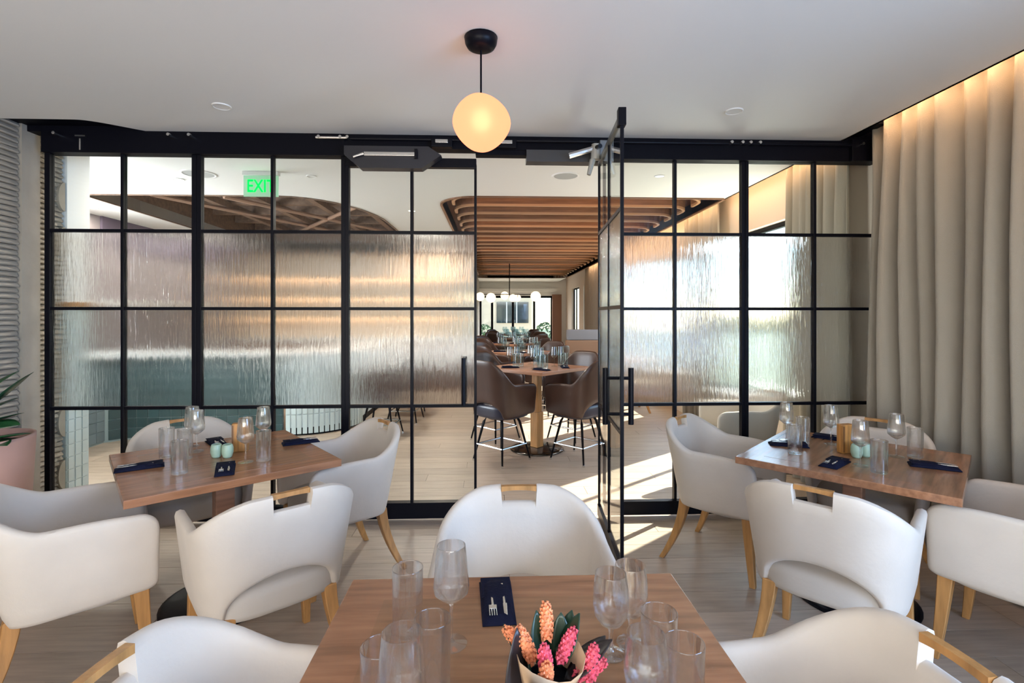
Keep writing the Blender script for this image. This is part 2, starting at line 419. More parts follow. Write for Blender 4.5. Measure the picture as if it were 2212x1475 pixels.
def slat_mesh():
    b = MB(); R = .30; pts = [(-.46, .46)]
    for k in range(7):
        t = PI - k/6*PI/2; pts.append((-.46+R+R*math.cos(t), R-R*math.sin(t)+0))
    for k in range(7):
        t = PI/2 - k/6*PI/2; pts.append((2.46-R+R*math.cos(t), R-R*math.sin(t)))
    pts.append((2.46, .46))
    n = len(pts); w_ = .017
    for i, (x, y) in enumerate(pts):
        p0 = Vector(pts[max(i-1, 0)]); p1 = Vector(pts[min(i+1, n-1)]); d = (p1-p0).normalized(); nn = Vector((d.y, -d.x))*w_
        for zz in (2.825, 2.852, 3.04):
            b.v.append((x-nn.x, y-nn.y, zz)); b.v.append((x+nn.x, y+nn.y, zz))
    lo = []
    for i in range(n-1):
        a = i*6; c = a+6
        b.f += [(a, c, c+1, a+1), (a+4, a+5, c+5, c+4), (a, a+2, c+2, c), (a+1, c+1, c+3, a+3), (a+2, a+4, c+4, c+2), (a+3, c+3, c+5, a+5)]
        lo += [1, 0, 1, 1, 0, 0]
    b.f += [(0, 1, 3, 2), (2, 3, 5, 4), ((n-1)*6, (n-1)*6+2, (n-1)*6+3, (n-1)*6+1), ((n-1)*6+2, (n-1)*6+4, (n-1)*6+5, (n-1)*6+3)]; lo += [1, 0, 1, 0]
    me = b.mesh('slat'); me.materials.append(SLATW); me.materials.append(mat('lit_slat_edge', (.44, .235, .12), .4))  # lit slat undersides put into a paler wood colour
    for p, l in zip(me.polygons, lo): p.material_index = l
    return me
sm = slat_mesh()
for k in range(24): link('slat', sm, None, sl, (0, 5.72+k*.49, 0))
# warm light lines lying on top of the slats (the recess glow)
for k in range(0, 24, 3): area('slat_glow', (1.0, 5.98+k*.49, 3.14), (0, 0, -1), 2.6, .08, 3.0, (1, .55, .25))

# ================================================================== CURTAINS
def curtain(x, y0, y1, ztop, amp, pitch, seed, label):
    r = random.Random(seed); fl = []; yy = y0
    while yy < y1:
        wd = pitch*r.uniform(.6, 1.5); fl.append((yy, min(yy+wd, y1), amp*r.uniform(.5, 1.25), r.uniform(-.3, .3))); yy += wd
    cols = []
    for a, b_, am, sk in fl:
        n = 9
        for k in range(n):
            t = k/n; tt = t+sk*math.sin(PI*t)*.35
            cols.append((a+(b_-a)*t, am*math.sin(2*PI*tt), am))
    cols.append((y1, 0, amp))
    zs = [.015, .4, .9, 1.4, 1.9, 2.3, 2.6, ztop]
    b = MB(); nz = len(zs)
    for yv, d, am in cols:
        for j, zv in enumerate(zs):
            g = 1.0 if zv < 2.0 else 1-.35*(zv-2)/(ztop-2)
            wob = .012*math.sin(yv*9+zv*1.7+seed)
            b.v.append((x+d*g+wob, yv+.01*math.sin(zv*2.2+yv*7), zv))
    for i in range(len(cols)-1):
        for j in range(nz-1): b.f.append((i*nz+j, (i+1)*nz+j, (i+1)*nz+j+1, i*nz+j+1))
    me = D.meshes.new('curtain'); me.from_pydata(b.v, [], b.f)
    o = link('curtain', me, CURT, None, None, 0, True)
    s = o.modifiers.new('thick', 'SOLIDIFY'); s.thickness = .004; s.offset = 0
    return tag(o, label, 'curtain')
curtain(2.755, .6, 3.58, 2.955, .060, .115, 3, 'tall beige pleated curtain at right, in front of the glass partition')
curtain(2.765, 3.86, 4.66, 2.955, .042, .11, 5, 'beige pleated curtain hanging just behind the right end of the glass partition')
curtain(2.765, 6.14, 7.2, 2.955, .042, .12, 8, 'beige curtain between the first and second windows of the far room')
curtain(2.765, 12.8, 14.9, 2.955, .05, .16, 12, 'beige curtain on the right wall seen through the open doorway')

# ================================================================== GLASS PARTITION
H0, H1, H2, H3 = .835, 1.545, 2.10, 2.645      # glazing bar heights, underside of header
def bars_and_panes(t, xs, thick, z0, y=0, top=H3, dp=.022):
    """xs: mullion centres; thick: half widths; builds posts, horizontal bars and panes in local coords"""
    for k, (x, hw) in enumerate(zip(xs, thick)):
        if hw: boxobj('glazing_post', x-hw, x+hw, y-dp, y+dp, z0 if hw > .012 else z0+.07, top, BLACK, t, .002)
    for a, b_, ha, hb in zip(xs[:-1], xs[1:], thick[:-1], thick[1:]):
        a2, b2 = a+ha, b_-hb
        for zc in (H0, H1, H2): boxobj('glazing_bar', a2, b2, y-dp*.8, y+dp*.8, zc-.011, zc+.011, BLACK, t)
        for z_a, z_b, m in ((z0+.10, H0-.011, CLEAR), (H0+.011, H1-.011, REED), (H1+.011, H2-.011, REED), (H2+.011, top, CLEAR)):
            boxobj('pane', a2, b2, y-.003, y+.003, z_a, z_b, m, t)['label'] = 'clear glass pane' if m is CLEAR else 'rippled translucent glass pane'
def panel(name, label, cat, xs, thick, **k):
    t = thing(name, label, cat, (0, PY, 0)); bars_and_panes(t, xs, thick, .02)
    boxobj('bottom_rail', xs[0], xs[-1], -.025, .025, .02, .12, BLACK, t, .002)
    return t
panel('glass_partition_panel', 'leftmost black-framed fixed glass panel beside the ridged wall', 'glass panel', [-3.147, -2.632, -2.132], [.018, .010, .016])
panel('glass_partition_panel', 'black-framed fixed glass panel between the leftmost panel and the closed door leaf', 'glass panel', [-2.098, -1.583, -1.078], [.016, .010, .014])
panel('glass_partition_panel', 'black-framed fixed glass panel just right of the open glass door', 'glass panel', [.832, 1.36, 1.874], [.008, .010, .013])
pr = panel('glass_partition_panel', 'rightmost fixed glass panel running behind the long beige curtain', 'glass panel', [1.902, 2.422, 2.895], [.012, .010, 0])
# doors
dl = thing('glass_door', 'closed black-framed glass door leaf under the header box, left of the opening', 'door', (0, PY, 0))
bars_and_panes(dl, [-1.050, -.585, -.122], [.014, .010, .009], .02, top=2.60)
boxobj('bottom_rail', -1.06, -.115, -.03, .03, .02, .135, BLACK, dl, .002)
boxobj('top_rail', -1.06, -.115, -.028, .028, 2.575, 2.64, BLACK, dl, .002)
def pull(parent, x, y, z0, z1, sgn):
    b = MB().tube([(x, y+sgn*.075, z0), (x, y+sgn*.075, z1)], .016, 10)
    for zz in (z0+.06, z1-.06): b.tube([(x, y, zz), (x, y+sgn*.075, zz)], .010, 8)
    return link('handle', b.mesh('handle'), BLACK, parent)
pull(dl, -.205, 0, .85, 1.19, -1); pull(dl, -.205, 0, .85, 1.19, 1)
dr = thing('glass_door', 'open black-framed glass door leaf swung towards the camera at right of the doorway', 'door', (.795, PY, 0), math.radians(180+85.8))
# local x runs from the hinge to the free edge
bars_and_panes(dr, [.004, .47, .925], [.007, .006, .008], .02, top=2.60, dp=.010)
boxobj('top_rail', 0, .93, -.012, .012, 2.60, 2.635, mat('steel_grey', (.25, .26, .25), .35, .8), dr)
boxobj('bottom_rail', 0, .93, -.014, .014, .02, .10, BLACK, dr)
pull(dr, .80, 0, .86, 1.19, -1); pull(dr, .80, 0, .86, 1.19, 1)
boxobj('pivot_block', .885, .94, -.022, .022, 2.56, 2.66, BLACK, dr, .003)
# header
hd = thing('partition_header', 'long black steel header with sliding rail along the top of the glass partition', 'header rail', (0, PY, 0))
boxobj('beam', -3.165, -1.06, -.05, .05, H3, 2.86, BLACKM, hd, .002)
boxobj('beam', .80, 2.90, -.05, .05, H3, 2.79, BLACKM, hd, .002)
boxobj('lintel', -1.06, .80, -.05, .05, 2.70, 2.79, BLACKM, hd, .002)
boxobj('lintel_plate', -.12, .25, -.04, .04, 2.665, 2.70, BLACKM, hd)
boxobj('lintel_plate', .25, .80, -.06, .04, 2.615, 2.70, mat('grey_steel_plate', (.08, .08, .085), .3, .6), hd)
boxobj('cap', -3.30, 2.90, -.045, .05, 2.79, 2.94, BLACKM, hd)
boxobj('end_block', 2.66, 2.89, -.09, -.05, 2.64, 2.80, BLACKM, hd, .004)
link('rail_tube', MB().tube([(-1.05, -.085, 2.755), (2.66, -.085, 2.755)], .011, 8).mesh('rail_tube'), BLACK, hd)
for x in (-3.02, -2.25, -2.11, -1.22, -1.07, -1.02, .86, 1.74, 1.82, 1.88, 1.95, 2.72):
    link('rail_clamp', MB().tube([(x, -.05, 2.755), (x, -.125, 2.755)], .011, 8).mesh('rail_clamp'), CHROME, hd)
link('rail_tube', MB().tube([(-1.24, -.115, 2.75), (-1.02, -.115, 2.75)], .008, 8).mesh('rail_tube'), CHROME, hd)
for x in (-.36, .10):
    c = boxobj('roller_bracket', x-.075, x+.075, -.10, -.05, 2.70, 2.765, BLACK, hd, .006)
    boxobj('roller', x-.045, x+.045, -.112, -.10, 2.725, 2.75, CHROME, c, .003)
boxobj('screw', -2.90, -2.89, -.056, -.05, 2.66, 2.74, CHROME, hd); boxobj('screw', -2.93, -2.86, -.056, -.05, 2.755, 2.765, CHROME, hd)
# closer housings
cb = thing('door_closer', 'black angular door closer housing with steel bar on top of the closed door leaf', 'door closer', (0, PY-.10, 0))
b = MB(); pr_ = [(-1.04, 2.69), (-.45, 2.69), (-.36, 2.63), (-.50, 2.535), (-.93, 2.535), (-1.04, 2.63)]
n = len(pr_); b.v = [(x, -.03, z_) for x, z_ in pr_]+[(x, .06, z_) for x, z_ in pr_]
b.f = [tuple(range(n)), tuple(range(2*n-1, n-1, -1))]+[(i, i+n, (i+1) % n+n, (i+1) % n) for i in range(n)]
link('housing', b.mesh('housing'), mat('dark_grey_housing', (.012, .012, .018), .4), cb)
link('closer_bar', MB().box(-.90, -.53, -.05, -.031, 2.615, 2.645).mesh('closer_bar', bevel=.006), CHROME, cb)
link('closer_arm', MB().tube([(-.90, -.045, 2.63), (-.97, -.05, 2.605)], [.012, .008], 8).mesh('closer_arm'), CHROME, cb)
boxobj('end_stop', -.545, -.525, -.055, -.031, 2.60, 2.665, BLACK, cb)
ca = thing('door_closer', 'grey steel elbow arm closer joining header to the open glass door', 'door closer', (.74, PY-.10, 2.66))
link('closer_arm', MB().tube([(-.19, -.02, -.02), (.0, -.03, .035)], [.022, .020], 8).mesh('closer_arm'), CHROME, ca)
link('closer_arm', MB().tube([(.0, -.03, .035), (.015, -.12, .02)], .016, 8).mesh('closer_arm'), BLACK, ca)
b = MB(); b.tube([(.0, -.03, .06), (.0, -.03, -.05)], [.03, .035], 12).tube([(-.02, -.03, -.05), (-.05, -.035, -.16)], [.022, .014], 8)
link('elbow', b.mesh('elbow', ), mat('pale_steel', (.5, .5, .46), .35, .7), ca)
boxobj('mount_plate', .03, .13, -.04, .04, -.06, .09, mat('steel_plate', (.2, .22, .24), .35, .7), ca, .004)

# ================================================================== CHAIR
def shell_path():
    P = [(-.286, .25), (-.291, .15), (-.292, .05), (-.291, -.03)]
    n = 14
    for k in range(1, n+1):
        t = k/n*PI/2; e = 2/3.0
        P.append((-.291*abs(math.cos(t))**e, -.03-.245*abs(math.sin(t))**e))
    return P+[(-x, y) for x, y in reversed(P[:-1])]
def smooth(a, b, x):
    t = max(0, min(1, (x-a)/(b-a))); return t*t*(3-2*t)
def make_shell(zb=.345, back=.84, arm=.69, arch=.175, notch=True, scale=1.0, th=.021):
    P = shell_path(); Ls = [0]
    for i in range(1, len(P)): Ls.append(Ls[-1]+math.dist(P[i], P[i-1]))
    T = Ls[-1]; half = T/2
    def at(s):
        q = max(0, min(T, s+half))
        for i in range(1, len(P)):
            if q <= Ls[i]+1e-9:
                t = (q-Ls[i-1])/(Ls[i]-Ls[i-1]); return (P[i-1][0]+(P[i][0]-P[i-1][0])*t, P[i-1][1]+(P[i][1]-P[i-1][1])*t)
        return P[-1]
    ss = [half*k/44 for k in range(45)]
    nh = .066
    ss = [s for s in ss if not (nh-.012 < s < nh+.014)] + [nh-.002, nh+.002, nh+.012, nh-.012, half-.004, half-.012, half-.024]
    ss = sorted(set(ss)); ss = [-s for s in reversed(ss[1:])]+ss
    rows = []; m = 9
    for s in ss:
        a = abs(s)
        hi = back - .008*(a/.2)**2 if a < .2 else back-.008
        hi = (back-.008*min(1, (a/.16)**2)) - (back-.008-arm-.012)*smooth(.125, .385, a) - .012*smooth(.5, half, a)
        if notch and a < nh: hi = back-.062
        lo = zb+.018*smooth(.2, half, a)
        if arch and a < .235: lo = zb+arch*math.sqrt(max(0, 1-(a/.235)**2))
        e = half-a
        if e < .07: k = math.sqrt(max(0, 1-((.07-e)/.07)**2)); hi -= (1-k)*.07; lo += (1-math.sqrt(max(0, 1-((.05-min(e, .05))/.05)**2)))*.03
        x, y = at(s); x0, y0 = at(s-.02); x1, y1 = at(s+.02)
        d = Vector((x1-x0, y1-y0)).normalized(); nrm = Vector((-d.y, d.x))     # inward/outward
        if nrm.dot(Vector((x, y-.25))) < 0: nrm = -nrm
        w_ = th*(1 if e > .03 else .45+.55*math.sqrt(max(0, 1-((.03-e)/.03)**2)))
        loop = []
        bk = math.exp(-(a/.33)**4)
        def pt(off, z_):
            q = (z_-zb)/(back-zb)
            out = -.045+.055*q + bk*.045*q
            return (x+nrm.x*(off+out), y+nrm.y*(off+out), z_)
        r = min(w_, (hi-lo)/2-.001)
        for k in range(m): # outer side going up
            z_ = lo+r+(hi-lo-2*r)*k/(m-1); loop.append(pt(w_, z_))
        for k in range(1, 4):
            t = k/4*PI; loop.append(pt(w_*math.cos(t), hi-r+r*math.sin(t)))
        for k in range(m):
            z_ = hi-r-(hi-lo-2*r)*k/(m-1); loop.append(pt(-w_, z_))
        for k in range(1, 4):
            t = PI+k/4*PI; loop.append(pt(w_*math.cos(t), lo+r+r*math.sin(t)))
        rows.append(loop)
    b = MB(); n = len(rows[0]); b.v = [p for r_ in rows for p in r_]
    for i in range(len(rows)-1):
        for j in range(n): b.f.append((i*n+j, (i+1)*n+j, (i+1)*n+(j+1) % n, i*n+(j+1) % n))
    b.f.append(tuple(range(n))); b.f.append(tuple((len(rows)-1)*n+j for j in reversed(range(n))))
    me = b.mesh('shell'); me.shade_smooth()
    try: me.set_sharp_from_angle(angle=math.radians(50))
    except Exception: pass
    return me
def seat_mesh(z0, z1, hw=.262, y0=-.235, y1=.235):
    b = MB(); n = 40; prof = [(0, z0), (.90, z0), (.985, z0+.012), (1, z0+.03), (1, z1-.04), (.975, z1-.015), (.90, z1-.002), (.6, z1+.008), (0, z1+.014)]
    for r, z_ in prof:
        for j in range(n):
            t = 2*PI*j/n; e = 2/3.4; cx, cy = math.cos(t), math.sin(t)
            x = hw*r*math.copysign(abs(cx)**e, cx); y = (y0+y1)/2+(y1-y0)/2*r*math.copysign(abs(cy)**e, cy)
            b.v.append((x, y, z_))
    for i in range(len(prof)-1):
        for j in range(n): a = i*n+j; c = i*n+(j+1) % n; b.f.append((a, c, c+n, a+n))
    me = b.mesh('seat', clean=True); me.shade_smooth(); return me
def leg_mesh(x, y, dx, dy, curve, top=.375):
    b = MB(); n = 7; k = len(b.v)
    for i in range(n+1):
        t = i/n; z_ = top*(1-t); w_ = .027-.012*t
        ox = dx*(t*(1-curve)+curve*t*t); oy = dy*(t*(1-curve)+curve*t*t)
        for sx, sy in ((-1,-1),(1,-1),(1,1),(-1,1)): b.v.append((x+ox+sx*w_, y+oy+sy*w_, z_))
    for i in range(n):
        for j in range(4): b.f.append((i*4+j, i*4+(j+1) % 4, (i+1)*4+(j+1) % 4, (i+1)*4+j))
    b.f += [(3, 2, 1, 0), tuple(n*4+j for j in range(4))]
    return b.mesh('leg', bevel=.003, seg=1)
SHELL = make_shell(); SEAT = seat_mesh(.345, .47)
LEGS = [leg_mesh(-.225, .19, -.02, .035, .3), leg_mesh(.225, .19, .02, .035, .3), leg_mesh(-.19, -.19, -.065, -.12, .7), leg_mesh(.19, -.19, .065, -.12, .7)]
def handle_bar():
    b = MB(); n = 6; P = []
    for i in range(n+1):
        t = -1+2*i/n; x = t*.068; y = -.318-.004*(1-t*t); sag = .004*(1-t*t)
        for a, c in ((-.009, -.024+sag), (.012, -.024+sag), (.012, -.004), (-.009, -.004)): b.v.append((x, y+a+.004, .84+c))
    for i in range(n):
        for j in range(4): b.f.append((i*4+j, i*4+(j+1) % 4, (i+1)*4+(j+1) % 4, (i+1)*4+j))
    b.f += [(3, 2, 1, 0), tuple(n*4+j for j in range(4))]
    return b.mesh('handle_bar')
HB = handle_bar()
def rot(fx, fy): return math.atan2(-fx, fy)
proto = None
def chair(x, y, fx, fy, label, group):
    global proto
    if proto: return dup(proto, (x, y, 0), rot(fx, fy), label, group)
    t = thing('dining_chair', label, 'chair', (x, y, 0), rot(fx, fy), group)
    sh = link('shell', SHELL, SUEDE, t); link('seat', SEAT, SEATM, t)
    link('handle_bar', HB, HONEY, t)['label'] = 'honey wood grab bar in the backrest notch'
    for lm in LEGS: link('leg', lm, HONEY, t)
    proto = t; return t
G1, G2, G3 = 'cream chairs around the left table', 'cream chairs around the front table', 'cream chairs around the right table'
e1 = Vector((.777, .629)); e2 = Vector((-.629, .777))
chair(-.957, 2.199, e2.x, e2.y, 'cream leather chair with its back to the camera, in front of the left table', G1)
chair(-1.78, 3.09, -e2.x, -e2.y, 'cream leather chair on the far left side of the left table, against the glass', G1)
chair(-.92, 3.037, -e1.x, -e1.y, 'cream leather chair at the right side of the left table, beside the closed glass door', G1)
chair(-1.745, 2.225, e1.x, e1.y, 'cream leather armchair at the left picture edge, near the pink planter', G1)
chair(.104, 1.667, 0, -1, 'cream leather chair tucked in at the far side of the front table, before the doorway', G2)
chair(-.43, .955, .99, -.12, 'cream leather chair at the left side of the front table, cut by the bottom edge', G2)
chair(.60, .935, -.99, -.1, 'cream leather chair at the right side of the front table, cut by the bottom edge', G2)
r1 = Vector((.72, .694)); r2 = Vector((-.694, .72))
chair(1.462, 2.131, r1.x, r1.y, 'cream leather chair with its back to the camera, in front of the right table', G3)
chair(1.453, 3.076, -r2.x, -r2.y, 'cream leather chair seen side-on between the open glass door and the right table', G3)
chair(2.235, 2.94, -r1.x, -r1.y, 'cream leather chair at the far side of the right table, against the curtain', G3)
chair(2.27, 2.11, -.56, .83, 'cream leather armchair at the right picture edge beside the right table', G3)

# ================================================================== TABLES
def table(name, label, cx, cy, ang, h=.75, half=.452, base='column', cat='table'):
    t = thing(name, label, cat, (cx, cy, 0), ang)
    top = MB().box(-half, half, -half, half, h-.036, h).mesh('tabletop', bevel=.003); link('tabletop', top, WALNUT, t)
    inn = half-.11
    boxobj('inlay', -inn, inn, -inn, inn, h-.001, h+.0006, WALNUTC, t)
    c = MB().box(-.045, .045, -.045, .045, .02, h-.05).mesh('column', bevel=.006); link('column', c, WALNUTE, t)
    boxobj('top_plate', -.2, .2, -.2, .2, h-.05, h-.036, BLACKM, t)
    link('base', MB().lathe([(0, 0), (.29, 0), (.29, .008), (.27, .014), (.06, .026), (0, .026)], 36).mesh('base', clean=True), BLACK, t, None, 0, True)
    return t
table('dining_table', 'square walnut table set at an angle on the left, before the glass partition', -1.417, 2.746, math.radians(39))
table('dining_table', 'square walnut table set at an angle on the right, by the beige curtain', 1.926, 2.64, math.radians(44))
table('dining_table', 'large walnut table in the foreground with pink flowers', .063, 1.005, 0, half=.457)

# ================================================================== TABLEWARE
def lathe_mesh(prof, n=28): 
    me = MB().lathe(prof, n).mesh('glass', clean=True); me.shade_smooth()
    try: me.set_sharp_from_angle(angle=math.radians(32))
    except Exception: pass
    return me
TUMB = lathe_mesh([(0, 0), (.033, 0), (.0345, .002), (.0346, .008), (.0355, .08), (.0364, .148), (.0365, .1525), (.0363, .1538), (.0357, .1545), (.0351, .1538), (.0349, .1525), (.0347, .148), (.0336, .08), (.0326, .018), (.0325, .012), (.030, .009), (0, .009)])
WINE = lathe_mesh([(0, 0), (.036, 0), (.0365, .0015), (.030, .003), (.008, .006), (.004, .012), (.0036, .085), (.006, .093), (.022, .103), (.0385, .118), (.041, .132), (.0345, .205), (.0326, .2238), (.0324, .2247), (.0320, .225), (.0317, .2247), (.0315, .2238), (.0333, .205), (.0398, .132), (.0372, .1195), (.021, .105), (.004, .0965), (0, .096)])
GOB = lathe_mesh([(0, 0), (.030, 0), (.0315, .003), (.026, .006), (.009, .010), (.005, .018), (.0047, .050), (.008, .060), (.024, .070), (.036, .088), (.0395, .112), (.038, .150), (.0341, .1788), (.0339, .1797), (.0335, .180), (.0331, .1797), (.0329, .1788), (.037, .150), (.0385, .112), (.035, .089), (.023, .072), (.006, .064), (0, .063)])
for m_ in (TUMB, WINE, GOB): m_.materials.append(GLASSW)
def glass(kind, x, y, label, group, z=.75):
    me, nm, cat = {'t': (TUMB, 'tumbler', 'glass'), 'w': (WINE, 'wine_glass', 'wine glass'), 'g': (GOB, 'goblet', 'wine glass')}[kind]
    o = link(nm, me, None, None, (x, y, z+.0008)); return tag(o, label, cat, group)
def wave_napkin(L=.20, W=.085):
    b = MB(); nx, ny = 10, 8; r = random.Random(4)
    for s in (0, 1):
        for i in range(nx+1):
            for j in range(ny+1):
                u, v = i/nx*2-1, j/ny*2-1
                edge_ = min(1, (1-abs(u))*5)**.5*min(1, (1-abs(v))*3.5)**.5
                z_ = .001 if s == 0 else .004+edge_*(.014+.004*math.sin(u*3+1)+.003*math.cos(v*2))
                b.v.append((v*W/2*(1+.03*u), u*L/2, z_))
    m = (nx+1)*(ny+1)
    for s in (0, 1):
        for i in range(nx):
            for j in range(ny):
                q = [s*m+i*(ny+1)+j, s*m+i*(ny+1)+j+1, s*m+(i+1)*(ny+1)+j+1, s*m+(i+1)*(ny+1)+j]
                b.f.append(tuple(q if s else q[::-1]))
    per = [i*(ny+1) for i in range(nx+1)]+[nx*(ny+1)+j for j in range(1, ny+1)]+[i*(ny+1)+ny for i in range(nx-1, -1, -1)]+[j for j in range(ny-1, 0, -1)]
    for k in range(len(per)): a, c = per[k], per[(k+1) % len(per)]; b.f.append((a, c, c+m, a+m))
    return b.mesh('cloth')
NAP = wave_napkin(); NAP.shade_smooth(); NAP.materials.append(NAVY)
def flap_mesh(L=.20, W=.085):
    z0, z1 = .0195, .0235
    pts = [(-W*.48, -L*.02), (W*.48, L*.12), (W*.48, L*.47), (-W*.48, L*.47)]
    b = MB(); b.v = [(x, y, z0-.004*(abs(x) > .03)) for x, y in pts]+[(x, y, z1-.004*(abs(x) > .03)) for x, y in pts]
    b.f = [(0,3,2,1),(4,5,6,7),(0,1,5,4),(1,2,6,5),(2,3,7,6),(3,0,4,7)]
    return b.mesh('flap', bevel=.0015, seg=1)
FLAP = flap_mesh(); FLAP.materials.append(NAVY)
def cutlery_mesh(fork):
    b = MB(); b.box(-.003, .003, -.075, .02, 0, .003)
    if fork:
        b.box(-.010, .010, -.092, -.075, 0, .003)
        for k in range(4): b.box(-.010+k*.0058, -.0075+k*.0058, -.118, -.092, 0, .002)
    else: b.add([(-.004,-.075,0),(.006,-.075,0),(.004,-.125,0),(-.004,-.115,0),(-.004,-.075,.003),(.006,-.075,.003),(.004,-.125,.002),(-.004,-.115,.002)], [(0,3,2,1),(4,5,6,7),(0,1,5,4),(1,2,6,5),(2,3,7,6),(3,0,4,7)])
    return b.mesh('cutlery', bevel=.0008, seg=1)
CF, CK = cutlery_mesh(True), cutlery_mesh(False); CF.materials.append(CHROME); CK.materials.append(CHROME)
NP = None
def napkin(x, y, ang, label, group, z=.7508):
    global NP
    if NP: return dup(NP, (x, y, z), ang, label, group)
    t = thing('napkin', label, 'napkin', (x, y, z), ang, group)
    link('cloth', NAP, None, t); link('flap', FLAP, None, t)
    link('fork', CF, None, t, (-.014, .03, .0195)); link('knife', CK, None, t, (.016, .035, .0195))
    NP = t; return t
GL, GR, GF = 'glassware on the left table', 'glassware on the right table', 'glassware on the front table'
# left table
for k, x, y, lb in (('t', -1.478, 2.47, 'tall tumbler nearest the camera on the left table'),
                    ('t', -1.712, 2.75, 'slim tumbler second from the left on the left table, behind the nearest one'),
                    ('t', -1.176, 2.67, 'tall tumbler in front of the rear wine glass at the right of the left table'),
                    ('t', -1.60, 2.72, 'tumbler directly behind the nearest tumbler on the left table'),
                    ('w', -1.71, 2.975, 'wine glass at the back left of the left table, beside a rolled napkin'),
                    ('w', -1.255, 2.645, 'wine glass just right of the amber wood block on the left table'),
                    ('w', -1.30, 2.95, 'wine glass rising behind the right-hand tumbler of the left table'),
                    ('w', -1.62, 2.86, 'wine glass in the middle of the left-hand cluster on the left table')):
    glass(k, x, y, lb, GL)
GN = 'navy napkin rolls on the dining tables'
napkin(-1.722, 2.56, math.radians(-57), 'navy napkin with fork at the left corner of the left table', GN)
napkin(-1.60, 3.03, math.radians(40), 'navy napkin at the far edge of the left table, behind the green cups', GN)
napkin(-1.285, 2.505, math.radians(25), 'navy napkin at the near edge of the left table, in front of the green cups', GN)
napkin(-1.12, 3.03, math.radians(118), 'navy napkin at the right side of the left table', GN)
def block(x, y, ang, label):
    t = thing('wood_block', label, 'table block', (x, y, .7508), ang)
    link('body', MB().box(-.04, .04, -.022, .022, 0, .155).mesh('body', bevel=.005), AMBER, t)
    for s in (-1, 1): boxobj('edge_strip', s*.034-.004, s*.034+.004, -.0235, -.0215, .008, .147, mat('dark_amber', (.16, .065, .02), .4), t)
    return t
block(-1.385, 2.86, math.radians(15), 'upright amber wooden block in the middle of the left table')
block(1.925, 2.70, math.radians(10), 'upright amber wooden block in the middle of the right table')
CUP = lathe_mesh([(0, 0), (.020, 0), (.028, .006), (.036, .03), (.036, .055), (.030, .072), (.027, .074), (.025, .070), (.031, .052), (.031, .03), (.02, .01), (0, .01)], 24); CUP.materials.append(SAGE)
for x, y, lb in ((-1.448, 2.735, 'left sage green ceramic cup on the left table'), (-1.388, 2.73, 'right sage green ceramic cup on the left table'),
                 (1.912, 2.60, 'left sage green ceramic cup on the right table'), (1.972, 2.615, 'right sage green ceramic cup on the right table')):
    o = link('ceramic_cup', CUP, None, None, (x, y, .7508)); o.scale = (.78, .78, .95)
    tag(o, lb, 'cup', 'sage cups beside the wooden blocks')
# right table
for k, x, y, lb in (('t', 1.838, 2.35, 'tall tumbler nearest the camera on the right table'),
                    ('t', 1.635, 2.69, 'tumbler at the left of the right table, on its bluish sheen'),
                    ('t', 2.229, 2.60, 'tumbler at the right of the right table, behind a napkin'),
                    ('t', 1.81, 2.90, 'tumbler behind the left-hand napkin of the right table'),
                    ('w', 1.828, 2.46, 'wine glass just left of the nearest tumbler on the right table'),
                    ('w', 1.965, 2.88, 'wine glass behind the amber block on the right table'),
                    ('w', 2.135, 2.61, 'wine glass left of the right-hand tumbler on the right table'),
                    ('w', 1.76, 2.98, 'rearmost wine glass at the left of the right table')):
    glass(k, x, y, lb, GR)
napkin(1.70, 2.86, math.radians(-110), 'navy napkin with cutlery at the far left side of the right table', GN)
napkin(1.717, 2.49, math.radians(-52), 'navy napkin at the near left edge of the right table', GN)
napkin(2.17, 2.42, math.radians(58), 'navy napkin at the right corner of the right table', GN)
napkin(2.05, 3.00, math.radians(45), 'navy napkin at the far edge of the right table, behind the glasses', GN)
# front table
for k, x, y, lb in (('t', -.199, 1.21, 'tall tumbler at the back left of the front table'),
                    ('w', -.093, 1.165, 'tall wine glass against the chair back, left of the standing napkin'),
                    ('t', -.117, 1.005, 'tumbler in the middle of the left cluster on the front table'),
                    ('t', -.200, .925, 'tumbler at the lower left of the front table'),
                    ('w', -.150, .850, 'wine glass at the lower left of the front table, cut by the picture edge'),
                    ('g', .262, 1.115, 'short-stemmed goblet on the front table, left of a matching one'),
                    ('g', .315, 1.15, 'short-stemmed goblet behind the other on the front table'),
                    ('t', .335, 1.01, 'tumbler right of the goblets on the front table'),
                    ('t', .350, .915, 'tumbler at the lower right of the front table'),
                    ('g', .275, .90, 'small goblet at the lower right of the front table, among tumblers')):
    glass(k, x, y, lb, GF)
napkin(.013, 1.325, math.radians(3), 'navy napkin with cutlery at the far edge of the front table', GN)

